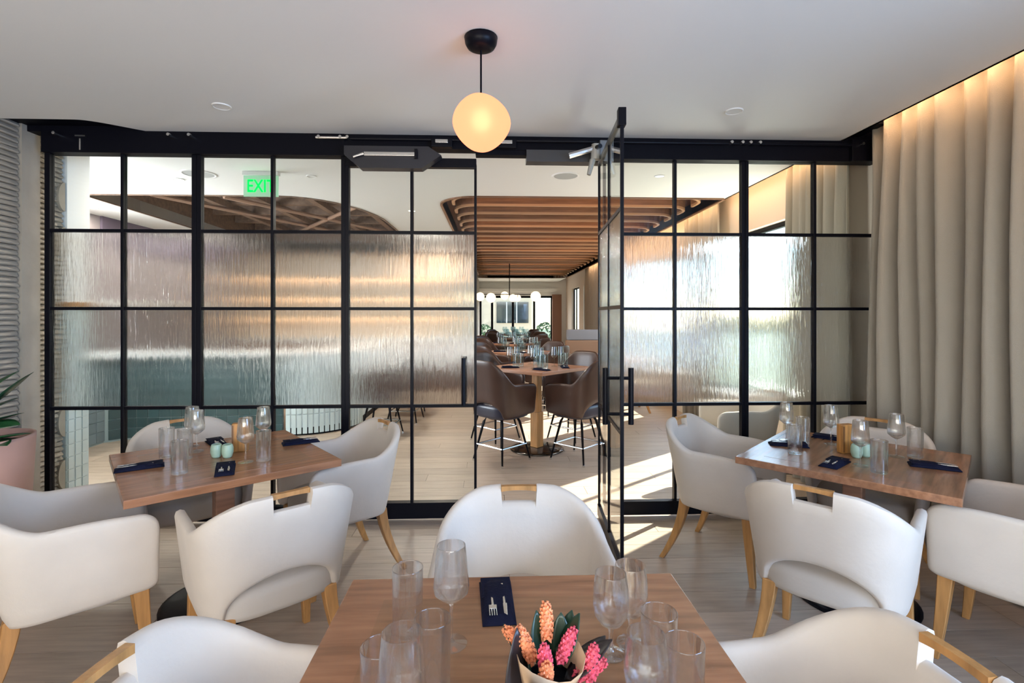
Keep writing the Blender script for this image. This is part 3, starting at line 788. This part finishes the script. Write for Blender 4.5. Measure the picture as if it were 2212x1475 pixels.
# flowers on the front table
fv = thing('flower_arrangement', 'pink and coral blossoms with dark leaves in kraft paper on the front table', 'flowers', (.105, .945, .7508))
link('pot', MB().lathe([(0, 0), (.035, 0), (.045, .05), (.048, .07), (.042, .07), (.038, .06), (0, .055)], 20).mesh('pot', clean=True), BLACKM, fv, None, 0, True)
b = MB(); n = 16
for i in range(n):
    t = 2*PI*i/n
    for r, z_ in ((.042, .03), (.052, .075), (.062+.008*math.sin(3*t), .115+.016*math.sin(2*t+1))): b.v.append((r*math.cos(t), r*math.sin(t), z_))
for i in range(n*2//3+1):
    for j in range(2): a = i*3+j; c = ((i+1) % n)*3+j; b.f.append((a, c, c+1, a+1))
o = link('paper_wrap', b.mesh('paper_wrap'), PAPER, fv, None, -2.9, True); s = o.modifiers.new('t', 'SOLIDIFY'); s.thickness = .001
def leaf_mesh(L, W, bend=.3, fold=.15):
    b = MB(); n = 10
    for i in range(n+1):
        t = i/n; w_ = W/2*math.sin(PI*min(1, t**.8))**.8 if 0 < t < 1 else .0008
        z_ = bend*L*math.sin(t*PI/2)*t; y = L*t*(1-.15*bend*t)
        for u in (-1, -.5, 0, .5, 1): b.v.append((u*w_, y, z_+abs(u)*fold*w_))
    for i in range(n):
        for j in range(4): a = i*5+j; b.f.append((a, a+1, a+6, a+5))
    me = D.meshes.new('leaf'); me.from_pydata(b.v, [], b.f); me.shade_smooth(); return me
def put_leaf(parent, me, base, az, el, m, roll=0, name='leaf'):
    o = D.objects.new(name, me); C.objects.link(o); o.parent = parent
    o.location = base
    o.rotation_euler = (Matrix.Rotation(az, 4, 'Z') @ Matrix.Rotation(el, 4, 'X') @ Matrix.Rotation(roll, 4, 'Y')).to_euler()
    if not me.materials: me.materials.append(m)
    s = o.modifiers.new('t', 'SOLIDIFY'); s.thickness = .0012
    return o
lv = leaf_mesh(.115, .052, .1); lv.materials.append(LEAFP)
lg = leaf_mesh(.10, .045, .15); lg.materials.append(LEAF)
tall = leaf_mesh(.17, .055, .03, .05); tall.materials.append(LEAFP)
put_leaf(fv, tall, (-.060, -.01, .0), .15, 1.50, LEAFP, .5)
for az, el, me, bs in ((.5, 1.2, lg, (-.01, .02, .08)), (-.7, .9, lg, (.02, .02, .08)), (-1.5, .55, lv, (.03, .0, .07)), (-1.2, .95, lg, (.02, .01, .09)), (2.6, .5, lv, (.0, -.03, .07)), (-2.2, .4, lg, (.03, -.03, .06)), (-.2, 1.25, lg, (.025, .03, .07)), (1.2, .8, lg, (-.03, .02, .07)), (-.95, .35, lv, (.04, .02, .05))):
    put_leaf(fv, me, bs, az, el, None, .1)
def blossom_mesh(seed):
    r = random.Random(seed); b = MB(); L = .072
    b.lathe([(.0001, 0), (.009, .004), (.014, L*.3), (.0135, L*.6), (.008, L*.9), (.0001, L)], 10)
    for i in range(70):
        t = i/70; a = i*2.4; rr = .015*math.sin(PI*(.14+.80*t))**.6
        c = Vector((rr*math.cos(a), rr*math.sin(a), L*t*1.03)); q = r.uniform(.0045, .0075)*(1-.3*t)
        d = Vector((math.cos(a), math.sin(a), .8)).normalized()
        u = d.orthogonal().normalized(); v = d.cross(u)
        P = [c+d*q*.9, c+u*q, c+v*q, c-u*q, c-v*q, c-d*q*.6]
        b.add(P, [(0,1,2),(0,2,3),(0,3,4),(0,4,1),(5,2,1),(5,3,2),(5,4,3),(5,1,4)])
    return b.mesh('blossom')
bmsh = [blossom_mesh(1), blossom_mesh(2)]
for bs, ax, m_ in (((-.028, .0, .105), (-.5, .25, 1), CORAL), ((.0, .03, .125), (.0, .3, 1), CORAL), ((.022, .005, .10), (.50, .1, 1), PETAL), ((.05, .0, .075), (1.0, -.1, .55), PETAL), ((-.005, -.01, .09), (-.1, -.3, 1), PETAL), ((-.03, .02, .11), (-.9, .3, .6), CORAL), ((.075, -.01, .075), (.15, .0, 1), PETAL), ((-.01, -.02, .075), (.05, -.5, 1), CORAL)):
    me = bmsh[0 if m_ is PETAL else 1]
    if not me.materials: me.materials.append(m_)
    o = link('blossom', me, None, fv, bs); o.rotation_euler = Vector(ax).to_track_quat('Z', 'Y').to_euler(); o.scale = (.8, .8, .9)

# ================================================================== PLANTER
pt = thing('planter', 'tall round pink planter beside the ridged wall at left edge', 'planter', (-3.02, 3.10, 0))
link('pot', MB().lathe([(0, 0), (.215, 0), (.225, .01), (.262, .76), (.262, .78), (.246, .78), (.240, .72), (0, .71)], 48).mesh('pot', clean=True), PINK, pt, None, 0, True)
link('soil', MB().lathe([(0, .73), (.238, .725)], 32).mesh('soil', clean=True), SOIL, pt)
pp = thing('rubber_plant', 'dark green broad-leaved plant growing in the pink planter', 'plant', (-3.02, 3.10, .72))
link('stem', MB().tube([(0, 0, 0), (.02, .0, .2), (.0, -.01, .42)], [.014, .012, .008], 8).mesh('stem'), STEM, pp)
link('stem', MB().tube([(.05, -.05, 0), (.08, -.06, .15), (.10, -.05, .28)], [.011, .009, .006], 8).mesh('stem'), STEM, pp)
big = leaf_mesh(.36, .12, .25, .25); big.materials.append(LEAF)
med = leaf_mesh(.24, .13, .1, .2); med.materials.append(LEAFG)
mdk = leaf_mesh(.24, .11, .2, .2); mdk.materials.append(LEAF)
for me, bs, az, el in ((big, (.03, 0, .22), -1.45, .42), (mdk, (.03, 0, .22), -1.6, .12), (mdk, (.02, -.02, .14), -1.35, .05), (med, (.08, -.06, .14), -1.6, -.05), (med, (.08, -.06, .06), -1.3, .0),
                       (med, (.1, -.05, .05), -2.0, -.1), (big, (0, 0, .38), .4, .9), (big, (0, 0, .38), 2.2, .7), (med, (0, 0, .30), -.5, .5), (mdk, (0, 0, .1), 3.0, .3), (med, (.05, 0, .10), -2.4, .15), (mdk, (0, 0, .35), -2.2, .8)):
    put_leaf(pp, me, bs, az, el, None, random.uniform(-.3, .3))

# ================================================================== PENDANT, CEILING FITTINGS, EXIT SIGN
pd = thing('pendant_lamp', 'glowing round amber globe pendant on a black cord and canopy', 'pendant lamp', (-.052, 2.39, 0))
b = MB(); prof = [(0, 0), (.045, .004), (.064, .014), (.074, .032), (.078, .060), (0, .060)]
b.lathe(prof, 28, (0, 0, 2.738)); cm = b.mesh('canopy', clean=True); link('canopy', cm, BLACK, pd, None, 0, True)
link('cord', MB().tube([(0, 0, 2.53), (0, 0, 2.74)], .0045, 8).mesh('cord'), BLACKM, pd)
gl = D.materials.new('amber_globe'); gl.use_nodes = True
gn = gl.node_tree.nodes; gn.clear(); GLk = gl.node_tree.links
tr = gn.new('ShaderNodeBsdfTranslucent'); tr.inputs[0].default_value = (1, .50, .36, 1)
em = gn.new('ShaderNodeEmission'); em.inputs[0].default_value = (1, .36, .19, 1); em.inputs[1].default_value = .60
df = gn.new('ShaderNodeBsdfRefraction'); df.inputs[0].default_value = (1, .64, .45, 1); df.inputs['Roughness'].default_value = .9; df.inputs['IOR'].default_value = 1.25
m1 = gn.new('ShaderNodeMixShader'); m1.inputs[0].default_value = .35; ad = gn.new('ShaderNodeAddShader'); oo = gn.new('ShaderNodeOutputMaterial')
GLk.new(tr.outputs[0], m1.inputs[1]); GLk.new(df.outputs[0], m1.inputs[2]); GLk.new(m1.outputs[0], ad.inputs[0]); GLk.new(em.outputs[0], ad.inputs[1]); GLk.new(ad.outputs[0], oo.inputs[0])
b = MB(); n = 40; ns = 28
for i in range(ns+1):
    ph = PI*i/ns
    for j in range(n):
        th = 2*PI*j/n; r = .131*(1+.035*math.sin(2*th+.6)*math.sin(ph)+.03*math.sin(3*th+1)*math.sin(ph)**2+.02*math.cos(4*ph))
        rx = r*math.sin(ph); zz = r*math.cos(ph)
        if zz < 0: rx *= 1-.10*(-zz/.131)
        b.v.append((rx*math.cos(th), rx*math.sin(th), 2.398+zz))
for i in range(ns):
    for j in range(n): a = i*n+j; c = i*n+(j+1) % n; b.f.append((a, a+n, c+n, c))
link('globe', b.mesh('globe', clean=True), gl, pd, None, 0, True)
link('bulb', MB().lathe([(0.0001, -.045), (.03, -.035), (.042, 0), (.03, .035), (0.0001, .05)], 16, (0, 0, 2.41)).mesh('bulb', clean=True), emit('warm_bulb', (1, .66, .42), 1.9), pd, None, 0, True)

def disc(x, y, r, label, name, cat, m, group):
    t = thing(name, label, cat, (x, y, CH), 0, group)
    link('rim', MB().lathe([(r*.85, -.004), (r*.9, -.008), (r, -.006), (r*1.02, 0)], 32).mesh('rim'), PAINT, t, None, 0, True)
    link('face', MB().lathe([(0, -.003), (r*.88, -.003), (r*.88, -.0005)], 32).mesh('face', clean=True), m, t)
    return t
SPK = mat('speaker_mesh', (.42, .42, .40), .8)
disc(-1.683, 3.24, .055, 'small round white fitting on the near ceiling, left side', 'downlight', 'ceiling light', PAINT, 'small ceiling fittings')
disc(1.541, 3.19, .055, 'small round white fitting on the near ceiling, right side', 'downlight', 'ceiling light', PAINT, 'small ceiling fittings')
disc(-2.70, 4.80, .15, 'round ceiling speaker left of the exit sign', 'ceiling_speaker', 'speaker', SPK, 'round ceiling speakers')
disc(.688, 4.74, .13, 'round ceiling speaker above the open doorway', 'ceiling_speaker', 'speaker', SPK, 'round ceiling speakers')
disc(-1.693, 4.84, .045, 'small round fitting right of the exit sign', 'downlight', 'ceiling light', PAINT, 'small ceiling fittings')
disc(1.567, 4.71, .05, 'small round fitting on the ceiling behind the right glass panel', 'downlight', 'ceiling light', emit('dim_downlight', (1, .95, .85), 1.2), 'small ceiling fittings')

ex = thing('exit_sign', 'green illuminated EXIT sign hanging from the ceiling behind the left glass panels', 'exit sign', (-2.10, 4.72, 0))
boxobj('housing', -.16, .16, -.03, .03, 2.765, 2.80, PAINT, ex, .003)
boxobj('sign_plate', -.155, .155, -.005, .005, 2.575, 2.765, mat('sign_plate', (.50, .68, .52), .3, Emission_Color=(.1, .8, .3, 1), Emission_Strength=.12), ex)
cu = D.curves.new('exit_text', 'FONT'); cu.body = 'EXIT'; cu.size = .17; cu.extrude = .002; cu.align_x = 'CENTER'; cu.align_y = 'CENTER'; cu.offset = .002
to = D.objects.new('tmp', cu); C.objects.link(to)
dg = bpy.context.evaluated_depsgraph_get(); dg.update(); tm = D.meshes.new_from_object(to.evaluated_get(dg)); D.objects.remove(to)
tm.materials.clear()
lt = link('lettering', tm, emit('exit_green', (.0, 1.0, .10), 1.15), ex, (0, -.009, 2.665)); lt.rotation_euler = (PI/2, 0, 0); lt.scale = (.72, .95, 1)

# ================================================================== BAR ROOM
# white column with tiled lower part
wc = struct(boxobj('wall_column', -3.46, -3.26, 4.04, 4.26, 1.60, 2.8, mat('daylit_white_paint', (.88, .89, .88), .7)), 'white square column behind the leftmost glass panel')  # daylight on the column put into a lighter paint tone
core = boxobj('tiled_base', -3.455, -3.265, 4.045, 4.255, 0, 1.56, GROUT, wc)
boxobj('ledge', -3.47, -3.25, 4.03, 4.27, 1.56, 1.60, HONEY, wc, .003)
tw, thh = .060, .094
tml = MB().box(.002, tw-.002, -.006, 0, .002, thh-.002).mesh('tile', bevel=.001, seg=1); tml.materials.append(TILEW)
for r in range(16):
    for c in range(3): link('tile', tml, None, wc, (-3.453+c*.0635, 4.045, .02+r*.096))
    for c in range(3): link('tile', tml, None, wc, (-3.265, 4.05+c*.0675, .02+r*.096), PI/2)
# bar counter following a bent line with a rounded end
bar = thing('bar_counter', 'long bar counter faced in small square tiles with pale grout, behind the left glass', 'bar')
path = [(-4.55, 4.75), (-4.55, 6.15), (-4.40, 6.30), (-2.60, 6.42)]
arc = []
for k in range(9):
    t = -PI/2+k/8*PI/2; arc.append((-2.55+.75*math.cos(t)+.0, 7.15+.75*math.sin(t)))
path2 = [(-2.55, 6.40)]+arc[1:]+[(-1.80, 9.2)]
def face_strip(pts, z0, z1, m, name, off=0, thick=.06):
    b = MB()
    for p, q in zip(pts[:-1], pts[1:]):
        p, q = Vector((*p, 0)), Vector((*q, 0)); d = (q-p).normalized(); nn = Vector((d.y, -d.x, 0))
        p = p+nn*off; q = q+nn*off; s = nn*-thick
        b.add([(v.x, v.y, zz) for zz in (z0, z1) for v in (p, q, q+s, p+s)], [(0,3,2,1),(4,5,6,7),(0,1,5,4),(1,2,6,5),(2,3,7,6),(3,0,4,7)])
    return link(name, b.mesh(name), m, bar)
face_strip(path+[(-2.60, 6.42)], .0, 1.0, GROUTD, 'front_panel'); face_strip(path2, .10, 1.0, GROUT, 'curved_panel')
face_strip(path2, 0, .10, BLACKM, 'plinth', -.03)
tb = MB().box(.003, .127, -.008, 0, .003, .117).mesh('tile', bevel=.0015, seg=1)
tD = tb.copy(); tD.materials.append(TILED); tG = tb.copy(); tG.materials.append(TILEG); 
tn = MB().box(.004, .056, -.008, 0, .003, .237).mesh('tile', bevel=.0015, seg=1); tn.materials.append(TILEW)
def lay(pts, me, w_, h_, rows, z0):
    for p, q in zip(pts[:-1], pts[1:]):
        p, q = Vector(p), Vector(q); L = (q-p).length; d = (q-p).normalized(); k = int(L/w_+.35); ang = math.atan2(d.y, d.x)
        for i in range(k):
            c = p+d*(i*w_+(L-k*w_)/2)
            for r in range(rows): link('tile', me, None, bar, (c.x, c.y, z0+r*h_), ang)
lay([path[0], path[1]], tG, .13, .12, 8, .02)
lay([path[1], path[2], path[3]], tD, .13, .12, 8, .02)
fine = [(-2.55, 6.40)]+[(-2.55+.75*math.cos(-PI/2+k/18*PI/2), 7.15+.75*math.sin(-PI/2+k/18*PI/2)) for k in range(1, 19)]
lay(fine, tn, .065, .245, 4, .02)
ct = [(p[0], p[1]) for p in path[:1]]
outl = [(-4.45, 4.70), (-4.45, 6.05), (-4.30, 6.18), (-2.55, 6.26)]+[(-2.55+.88*math.cos(-PI/2+k/10*PI/2), 7.15+.88*math.sin(-PI/2+k/10*PI/2)) for k in range(1, 11)]+[(-1.67, 9.2), (-2.3, 9.2), (-2.3, 7.3), (-2.6, 6.95), (-4.9, 6.85), (-5.1, 6.6), (-5.1, 4.70)]
flat_poly('countertop', [outl], 1.0, 1.045, STONE, bar)
# added ceiling lamps that brighten the left of the bar room
dlm = emit('bar_fill_lens', (1, .93, .82), 3)
for x, y, pos in ((-1.0, 6.4, 'nearest, between the two ceiling recesses'), (-1.0, 8.4, 'middle, between the two ceiling recesses'), (-1.0, 10.1, 'farthest, between the two ceiling recesses'),
                  (-4.85, 6.4, 'nearest, over the left bar wall'), (-4.85, 8.6, 'second, over the left bar wall'), (-3.0, 5.0, 'above the front of the bar')):
    disc(x, y, .05, 'round added fill lamp on the bar room ceiling, '+pos, 'downlight', 'ceiling light', dlm, 'added bar room fill lamps')
    area('bar_fill_lamp', (x, y, CH-.012), (0, 0, -1), .09, .09, 22, (1, .92, .82))
# back bar with lit shelves and bottles
bb = thing('back_bar', 'tall back bar with warm lit shelves seen through the rippled glass', 'shelving unit')
boxobj('cabinet', -5.1, -.70, 10.15, 10.58, 0, 1.0, SLATD, bb); boxobj('worktop', -5.1, -.68, 10.10, 10.58, 1.0, 1.04, STONE, bb)
boxobj('back_panel', -5.1, -.68, 10.56, 10.59, 1.04, 2.75, mat('warm_panel', (.62, .45, .30), .5), bb)
WARM = emit('warm_led', (1, .62, .33), 4)
for z_ in (1.42, 1.82, 2.22):
    s = boxobj('shelf', -5.1, -.68, 10.30, 10.56, z_, z_+.03, HONEY, bb)
    boxobj('light_strip', -5.05, -.72, 10.50, 10.52, z_-.012, z_-.002, WARM, s)
BOT = lathe_mesh([(0, 0), (.036, 0), (.038, .01), (.038, .17), (.03, .2), (.014, .22), (.013, .29), (.016, .29), (.016, .305), (0, .305)], 14)
bc = [mat('bottle_green', (.02, .09, .04), .15), mat('bottle_amber', (.25, .09, .015), .15), mat('bottle_clear', (.5, .52, .5), .12)]
for k in range(24):
    o = link('bottle', BOT, None, None, (-4.9+.17*k+random.uniform(-.03, .03), 10.42, (1.45, 1.85)[k % 2])); o.data = BOT
    if not BOT.materials: BOT.materials.append(bc[0])
    o.material_slots[0].link = 'OBJECT'; o.material_slots[0].material = bc[k % 3]
    tag(o, '%s bottle on the %s lit shelf of the back bar, %s half' % (('green', 'amber', 'clear')[k % 3], ('lowest', 'second')[k % 2], 'left' if k < 12 else 'right'), 'bottle', 'bottles on the back bar shelves')

# bar stools and high tables down the long room
SSH = make_shell(zb=.47, back=1.05, arm=.80, arch=.15, notch=False)
for v in SSH.vertices: v.co.x *= .97; v.co.y *= .95
SSH.materials.append(BROWNL)
SST = seat_mesh(.46, .60, .25, -.22, .22); SST.materials.append(BROWNS)
def stool_leg(sx, sy): return MB().tube([(sx*.10, sy*.10, .47), (sx*.13, sy*.13, .40), (sx*.205, sy*.205, .02)], [.014, .014, .009], 8).mesh('leg')
SLG = [stool_leg(a, b_) for a in (-1, 1) for b_ in (-1, 1)]
for m_ in SLG: m_.materials.append(BLACK); m_.shade_smooth()
tip = MB().lathe([(0, 0), (.012, 0), (.013, .02), (0, .025)], 8).mesh('tip', clean=True); tip.materials.append(CHROME)
FR = MB(); q = .178
for a, b_ in (((-q, -q), (q, -q)), ((q, -q), (q, q)), ((q, q), (-q, q)), ((-q, q), (-q, -q))): FR.tube([(*a, .17), (*b_, .17)], .010, 8)
FRm = FR.mesh('footrest'); FRm.materials.append(CHROME)
spr = None
def stool(x, y, fx, fy, label, group):
    global spr
    if spr: return dup(spr, (x, y, 0), rot(fx, fy), label, group)
    t = thing('bar_stool', label, 'bar stool', (x, y, 0), rot(fx, fy), group)
    link('shell', SSH, None, t); link('seat', SST, None, t); link('swivel_plate', MB().lathe([(0, .44), (.15, .44), (.15, .47), (0, .47)], 20).mesh('plate', clean=True), BLACK, t)
    for i, m_ in enumerate(SLG):
        l = link('leg', m_, None, t); sx, sy = ((-1, -1), (-1, 1), (1, -1), (1, 1))[i]
        link('foot_tip', tip, None, l, (sx*.206, sy*.206, 0))
    link('footrest', FRm, None, t)
    spr = t; return t
for bx, by, nm_ in ((-1.36, 6.35, 'nearest'), (-1.22, 7.25, 'second'), (-1.22, 8.1, 'third')):
    stool(bx, by, -1, .1, 'brown leather stool at the end of the tiled bar, %s' % (nm_ if nm_ == 'nearest' else nm_+' from the doorway'), 'stools along the bar end')
def high_table(x, y, ang, label, half=.43):
    t = thing('high_table', label, 'table', (x, y, 0), ang)
    link('tabletop', MB().box(-half, half, -half, half, .885, .92).mesh('tabletop', bevel=.003), WALNUTE, t)
    link('column', MB().box(-.04, .04, -.04, .04, .03, .885).mesh('column', bevel=.004), HONEY, t)
    boxobj('column_sleeve', -.052, .052, -.052, .052, .03, .42, HONEY, t, .004)
    link('base', MB().lathe([(0, 0), (.30, 0), (.30, .012), (.27, .022), (0, .03)], 36).mesh('base', clean=True), mat('polished_bronze', (.10, .085, .07), .15, .9), t, None, 0, True)
    return t
GS = 'brown leather stools at the high tables'
rows_ = [(.50, 5.68, 'nearest'), (.42, 8.1, 'second'), (.42, 10.5, 'third'), (.62, 12.9, 'fourth'), (.65, 15.3, 'fifth')]
side = ('near left', 'near right', 'far left', 'far right')
TUF = lathe_mesh([(0, 0), (.034, 0), (.0365, .15), (.034, .15), (.031, .012), (0, .012)], 12); TUF.materials.append(GLASSFAR)
WIF = lathe_mesh([(0, 0), (.036, 0), (.03, .004), (.005, .01), (.004, .09), (.02, .1), (.042, .13), (.033, .22), (.031, .22), (.038, .13), (.018, .105), (0, .1)], 12); WIF.materials.append(GLASSFAR)
for ti, (tx, ty, nm) in enumerate(rows_):
    high_table(tx, ty, PI/4, 'square wooden high table on a round base, %s from the doorway' % nm)
    for si, (sx, sy) in enumerate(((-1, -1), (1, -1), (-1, 1), (1, 1))):
        d = .40 if sy < 0 else .46
        ex_ = .01 if ti == 0 else 0
        stool(tx+sx*d, ty+sy*d-ex_, -sx, -sy, 'brown leather stool with chrome footrest, %s of the %s high table' % (side[si], nm), GS)
    k = 0
    for a, b_, pl_ in ((-.25, -.02, 'left'), (.25, -.02, 'right'), (0, -.24, 'near'), (0, .24, 'far')):
        for me, nn_, cc, ox, oy, what in ((TUF, 'tumbler', 'glass', .07, .03, 'tumbler'), (WIF, 'wine_glass', 'wine glass', -.05, .06, 'wine glass'), (TUF, 'tumbler', 'glass', .01, -.05, 'second tumbler'), (WIF, 'wine_glass', 'wine glass', .03, .11, 'second wine glass')):
            o = link(nn_, me, None, None, (tx+a+ox, ty+b_+oy, .9205))
            tag(o, '%s at the %s place of the %s high table from the doorway' % (what, pl_, nm), cc, '%s on the %s high table' % ('tumblers' if me is TUF else 'wine glasses', nm))
    for a, b_, an, pos in ((-.30, -.10, .8, 'left'), (.30, -.10, -.8, 'right'), (.02, -.36, 0, 'near')):
        napkin(tx+a, ty+b_, an+PI/4, 'navy napkin at the %s side of the %s high table from the doorway' % (pos, nm), 'navy napkins on the high tables', .9208)
# white-draped table ends / right hand booth row
bt = thing('booth_bench', 'tan high-backed booth with grey top cushion at right of the far room', 'booth', (1.62, 9.65, 0))
boxobj('back', -.22, .55, -.09, .09, 0, 1.02, BOOTH, bt, .02); boxobj('headrest', -.20, .55, -.08, .08, 1.02, 1.22, GREYF, bt, .02); boxobj('seat', -.22, .55, .09, .6, .1, .48, BOOTH, bt, .03)
table('dining_table', 'walnut table by the right-hand wall of the far room, in front of the tan booth', 2.3, 8.78, 0, half=.42)
GB = 'cream chairs in the far room'
chair(1.66, 8.78, 1, 0, 'cream chair facing the table in front of the tan booth', GB)
chair(2.15, 7.98, 0, 1, 'cream chair nearer the doorway, at the table before the tan booth', GB)
chair(2.16, 4.42, -1, .12, 'cream chair just behind the right glass panel, near the curtain', GB)
for x, y, q_ in ((2.05, 8.68, 'left'), (2.22, 8.6, 'nearest'), (2.35, 8.9, 'rearmost')):
    tag(link('tumbler', TUF, None, None, (x, y, .7508)), q_+' tumbler on the table before the tan booth', 'glass', 'tumblers on the far right table')
# chandelier of globes
chd = thing('globe_chandelier', 'row of glowing cream glass globes hanging above the far tables', 'chandelier', (.45, 13.2, 0))
GLOBE = emit('cream_globe', (1, .80, .50), 1.5)
link('stem', MB().tube([(0, 0, 2.0), (0, 0, 3.20)], .012, 8).mesh('stem'), BLACK, chd)
link('arm', MB().tube([(-.80, 0, 2.03), (.75, 0, 2.03)], .010, 8).mesh('arm'), BLACK, chd)
for x, y, z_, r in ((-.76, .0, 1.97, .115), (-.48, -.35, 1.93, .125), (-.12, .1, 2.0, .11), (.08, -.2, 1.93, .10), (.22, .35, 1.95, .10), (.68, .0, 1.98, .135)):
    link('globe', MB().lathe([(.0001+r*math.sin(PI*k/10), -r*math.cos(PI*k/10)) for k in range(11)], 20, (x, y, z_)).mesh('globe', clean=True), GLOBE, chd, None, 0, True)
    if y: link('arm', MB().tube([(x, 0, 2.03), (x, y, z_)], .007, 6).mesh('arm'), BLACK, chd)

# far window wall
fw = MB(); fw.box(-.62, 3.1, 20.0, 20.2, 2.25, 2.98).box(-.62, -.50, 20.0, 20.2, 0, 2.25).box(2.44, 3.1, 20.0, 20.2, 0, 2.25).box(-.5, 2.44, 20.0, 20.2, 0, .35)
struct(link('wall_far', fw.mesh('wall_far'), PAINT))
struct(boxobj('trim_4', 2.36, 2.72, 19.86, 20.0, 0, 2.3, TRAV), 'brown timber pier at the right of the far windows')
struct(boxobj('trim_5', -.5, 2.5, 19.8, 20.0, 2.42, 2.52, PAINT), 'white cornice above the far windows')
t = D.objects.new('window_6', None); C.objects.link(t); t['kind'] = 'structure'
for x in (-.46, .0, .82, 1.66, 2.36): boxobj('mullion', x-.045, x+.045, 20.05, 20.12, .35, 2.25, BLACK, t)
boxobj('top_frame', -.5, 2.44, 20.05, 20.12, 2.17, 2.25, BLACK, t)
for a, b_ in ((-.415, -.045), (.045, .775), (.865, 1.615), (1.705, 2.315)): boxobj('pane', a, b_, 20.08, 20.09, .35, 2.17, CLEAR, t)
# outdoors
struct(boxobj('ground', -30, 40, 20.3, 60, -.3, -.2, PAVE)); struct(boxobj('ground', 3.2, 40, -20, 60, -.29, -.19, mat('lawn', (.05, .085, .045), .8, noise=(3, .3, (1, 1, 1)))))
bd = thing('building', 'sunlit beige building with a dark strip window beyond the far windows', 'building', (0, 28, 0))
boxobj('wall', -9, 2.2, 0, 4, -.2, 4.0, BUILD, bd); boxobj('roof_band', -9.1, 2.3, -.1, 4, 4.0, 4.3, PAINT, bd)
wn = boxobj('window', .25, 2.0, -.05, .05, 1.05, 2.2, mat('dark_window', (.03, .045, .05), .1), bd)
for x in (.8, 1.35): boxobj('mullion', x-.03, x+.03, -.08, -.05, 1.05, 2.2, PAINT, wn)
def bush(x, y, r, h, label):
    b = MB(); rr = random.Random(int(x*10))
    for k in range(260):
        a, ph = rr.uniform(0, 2*PI), rr.uniform(-.4, PI/2); c = Vector((r*math.cos(a)*math.cos(ph), r*math.sin(a)*math.cos(ph), h*.5+h*.5*math.sin(ph)))*1
        u = Vector((rr.uniform(-1, 1), rr.uniform(-1, 1), rr.uniform(-1, 1))).normalized()*.09; v = u.orthogonal().normalized()*.05
        b.add([c-u, c+v, c+u, c-v], [(0, 1, 2, 3)])
    b.tube([(0, 0, 0), (0, 0, h*.6)], .04, 6)
    return tag(link('shrub', b.mesh('shrub'), FOLI, None, (x, y, -.2)), label, 'shrub', 'shrubs outside the far windows')
bush(-.4, 24.5, .5, 1.2, 'green shrub outside the far windows, left'); bush(2.6, 25, .5, 1.3, 'green shrub outside the far windows, right')

def hedge(x, y0, y1, h, label):
    b = MB(); rr = random.Random(5)
    for k in range(5200):
        c = Vector((rr.uniform(-.9, .9), rr.uniform(y0, y1), rr.random()**.8*h)); c.z += .25*math.sin(c.y*1.3)+.2*math.sin(c.y*.47)
        u = Vector((rr.uniform(-1, 1), rr.uniform(-1, 1), rr.uniform(-1, 1))).normalized()*.22; v = u.orthogonal().normalized()*.13
        b.add([c-u, c+v, c+u, c-v], [(0, 1, 2, 3)])
    o = link('hedge', b.mesh('hedge'), FOLI, None, (x, 0, -.2)); o['kind'] = 'stuff'
    return tag(o, label, 'hedge')
hedge(26, 2, 60, 1.5, 'long green hedge outside the right-hand windows')

struct(boxobj('sun_block_wall', 5.4, 6.0, -4, 3.1, -.2, 4.6, BUILD), 'added unseen wall that keeps sun off the side window behind the camera')['kind'] = 'structure'  # unseen block added to keep the sun out of the side window
